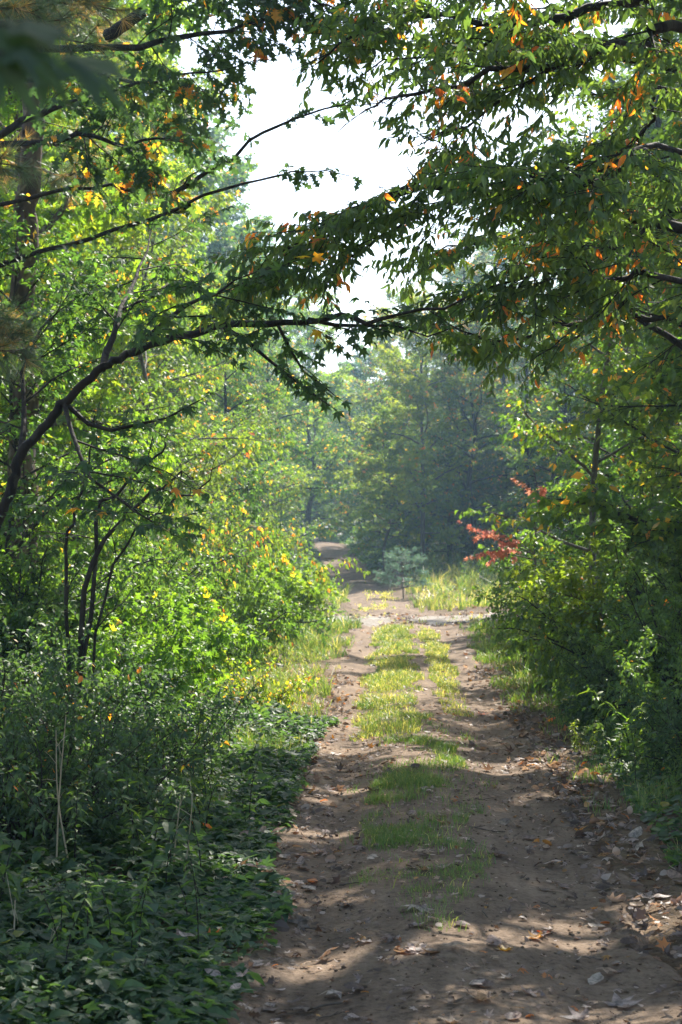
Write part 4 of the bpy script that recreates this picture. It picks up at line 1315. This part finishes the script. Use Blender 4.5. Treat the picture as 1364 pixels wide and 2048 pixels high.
n = 900; y_ = 33.5 + 4.5 * rng.random(n); litter(n, rng.uniform(-.9, 3, n), y_, .06, .10, .4)
n = 9000; y_ = 8 + 60 * rng.random(n); x_ = np.where(rng.random(n) < .5, -1, 1) * (1.3 + rng.random(n) * (1 + .2 * y_)) + pcx(y_); litter(n, x_, y_, .07, .14, .4)
tag(link('leaf_litter', lt.mesh('leaf_litter', M['dead'])), 'small dry leaves and scraps scattered over track and forest floor', 'leaf litter', kind='stuff')

for i in range(26):
    y_ = 6 + 9 * rng.random() ** 1.2; x_ = rng.uniform(-.7, 1.4); a = rng.uniform(0, 6.28); L_ = rng.uniform(.08, .32)
    q = [np.array([x_, y_])]
    for _ in range(5):
        a += rng.normal(0, .25); q.append(q[-1] + np.array([math.cos(a), math.sin(a)]) * L_ / 5)
    q = np.array(q); zz = gz(q[:, 0], q[:, 1]) + .006 + .006 * rng.random(6)
    g = Geo(); tube(g, np.column_stack([q, zz]), np.linspace(.0045, .0022, 6) * rng.uniform(.7, 1.3), 5)
    if i % 2: tube(g, np.array([[*q[3], zz[3]], [*(q[3] + rng.normal(0, .035, 2)), zz[3] + .015]]), [.003, .0015], 4)
    b = (x_, y_, float(zz[0]))
    tag(link('fallen_twig', g.mesh('fallen_twig', M['bark'], b, True), None, b), 'short broken twig lying on the dirt of the track', 'twig', 'broken twigs on the track')

# clods and pebbles on the track
cl = Geo()
n = 4500
x = rng.uniform(-.8, 1.3, n); y = 5.6 + 9 * rng.random(n) ** 1.3
ico = np.array([(0, 0, 1), (.89, 0, .45), (.28, .85, .45), (-.72, .53, .45), (-.72, -.53, .45), (.28, -.85, .45), (.72, .53, -.45), (-.28, .85, -.45), (-.89, 0, -.45), (-.28, -.85, -.45), (.72, -.53, -.45), (0, 0, -1)])
it = np.array([(0, 1, 2), (0, 2, 3), (0, 3, 4), (0, 4, 5), (0, 5, 1), (1, 6, 2), (2, 7, 3), (3, 8, 4), (4, 9, 5), (5, 10, 1), (2, 6, 7), (3, 7, 8), (4, 8, 9), (5, 9, 10), (1, 10, 6), (11, 7, 6), (11, 8, 7), (11, 9, 8), (11, 10, 9), (11, 6, 10)])
r = .0015 + .009 * rng.random(n) ** 6
vv = ico[None] * rng.uniform(.6, 1.3, (n, 12, 1)) * r[:, None, None] * np.array([1.2, 1.2, .8]) + np.stack([x, y, gz(x, y) + r * .3], -1)[:, None, :]
cl.add(vv.reshape(-1, 3), (it[None] + (np.arange(n) * 12)[:, None, None]).reshape(-1, 3))
tag(link('pebbles', cl.mesh('pebbles', M['dirt'], smooth_shade=True)), 'small clods and grit lying on the dirt track', 'grit', kind='stuff')

# ------------------------------------------------------------------ haze
hz = bpy.data.meshes.new('haze')  # haze volume added for the glow and bluish veil of glare
x0, x1, y0, y1, z0, z1 = -210, 210, -20, 425, -2.5, 40
hz.from_pydata([(x0, y0, z0), (x1, y0, z0), (x1, y1, z0), (x0, y1, z0), (x0, y0, z1), (x1, y0, z1), (x1, y1, z1), (x0, y1, z1)], [],
               [(3, 2, 1, 0), (4, 5, 6, 7), (0, 1, 5, 4), (1, 2, 6, 5), (2, 3, 7, 6), (3, 0, 4, 7)])
m, nt, out = _new('pale_haze')
pv = N(nt, 'ShaderNodeVolumePrincipled')
pv.inputs['Color'].default_value = (.45, .70, 1, 1)
pv.inputs['Density'].default_value = .0011
pv.inputs['Anisotropy'].default_value = .55
nt.links.new(pv.outputs[0], out.inputs['Volume'])
hz.materials.append(m)
tag(link('haze', hz), 'thin bluish haze added between the trees as a veil of glare', 'haze', kind='stuff')
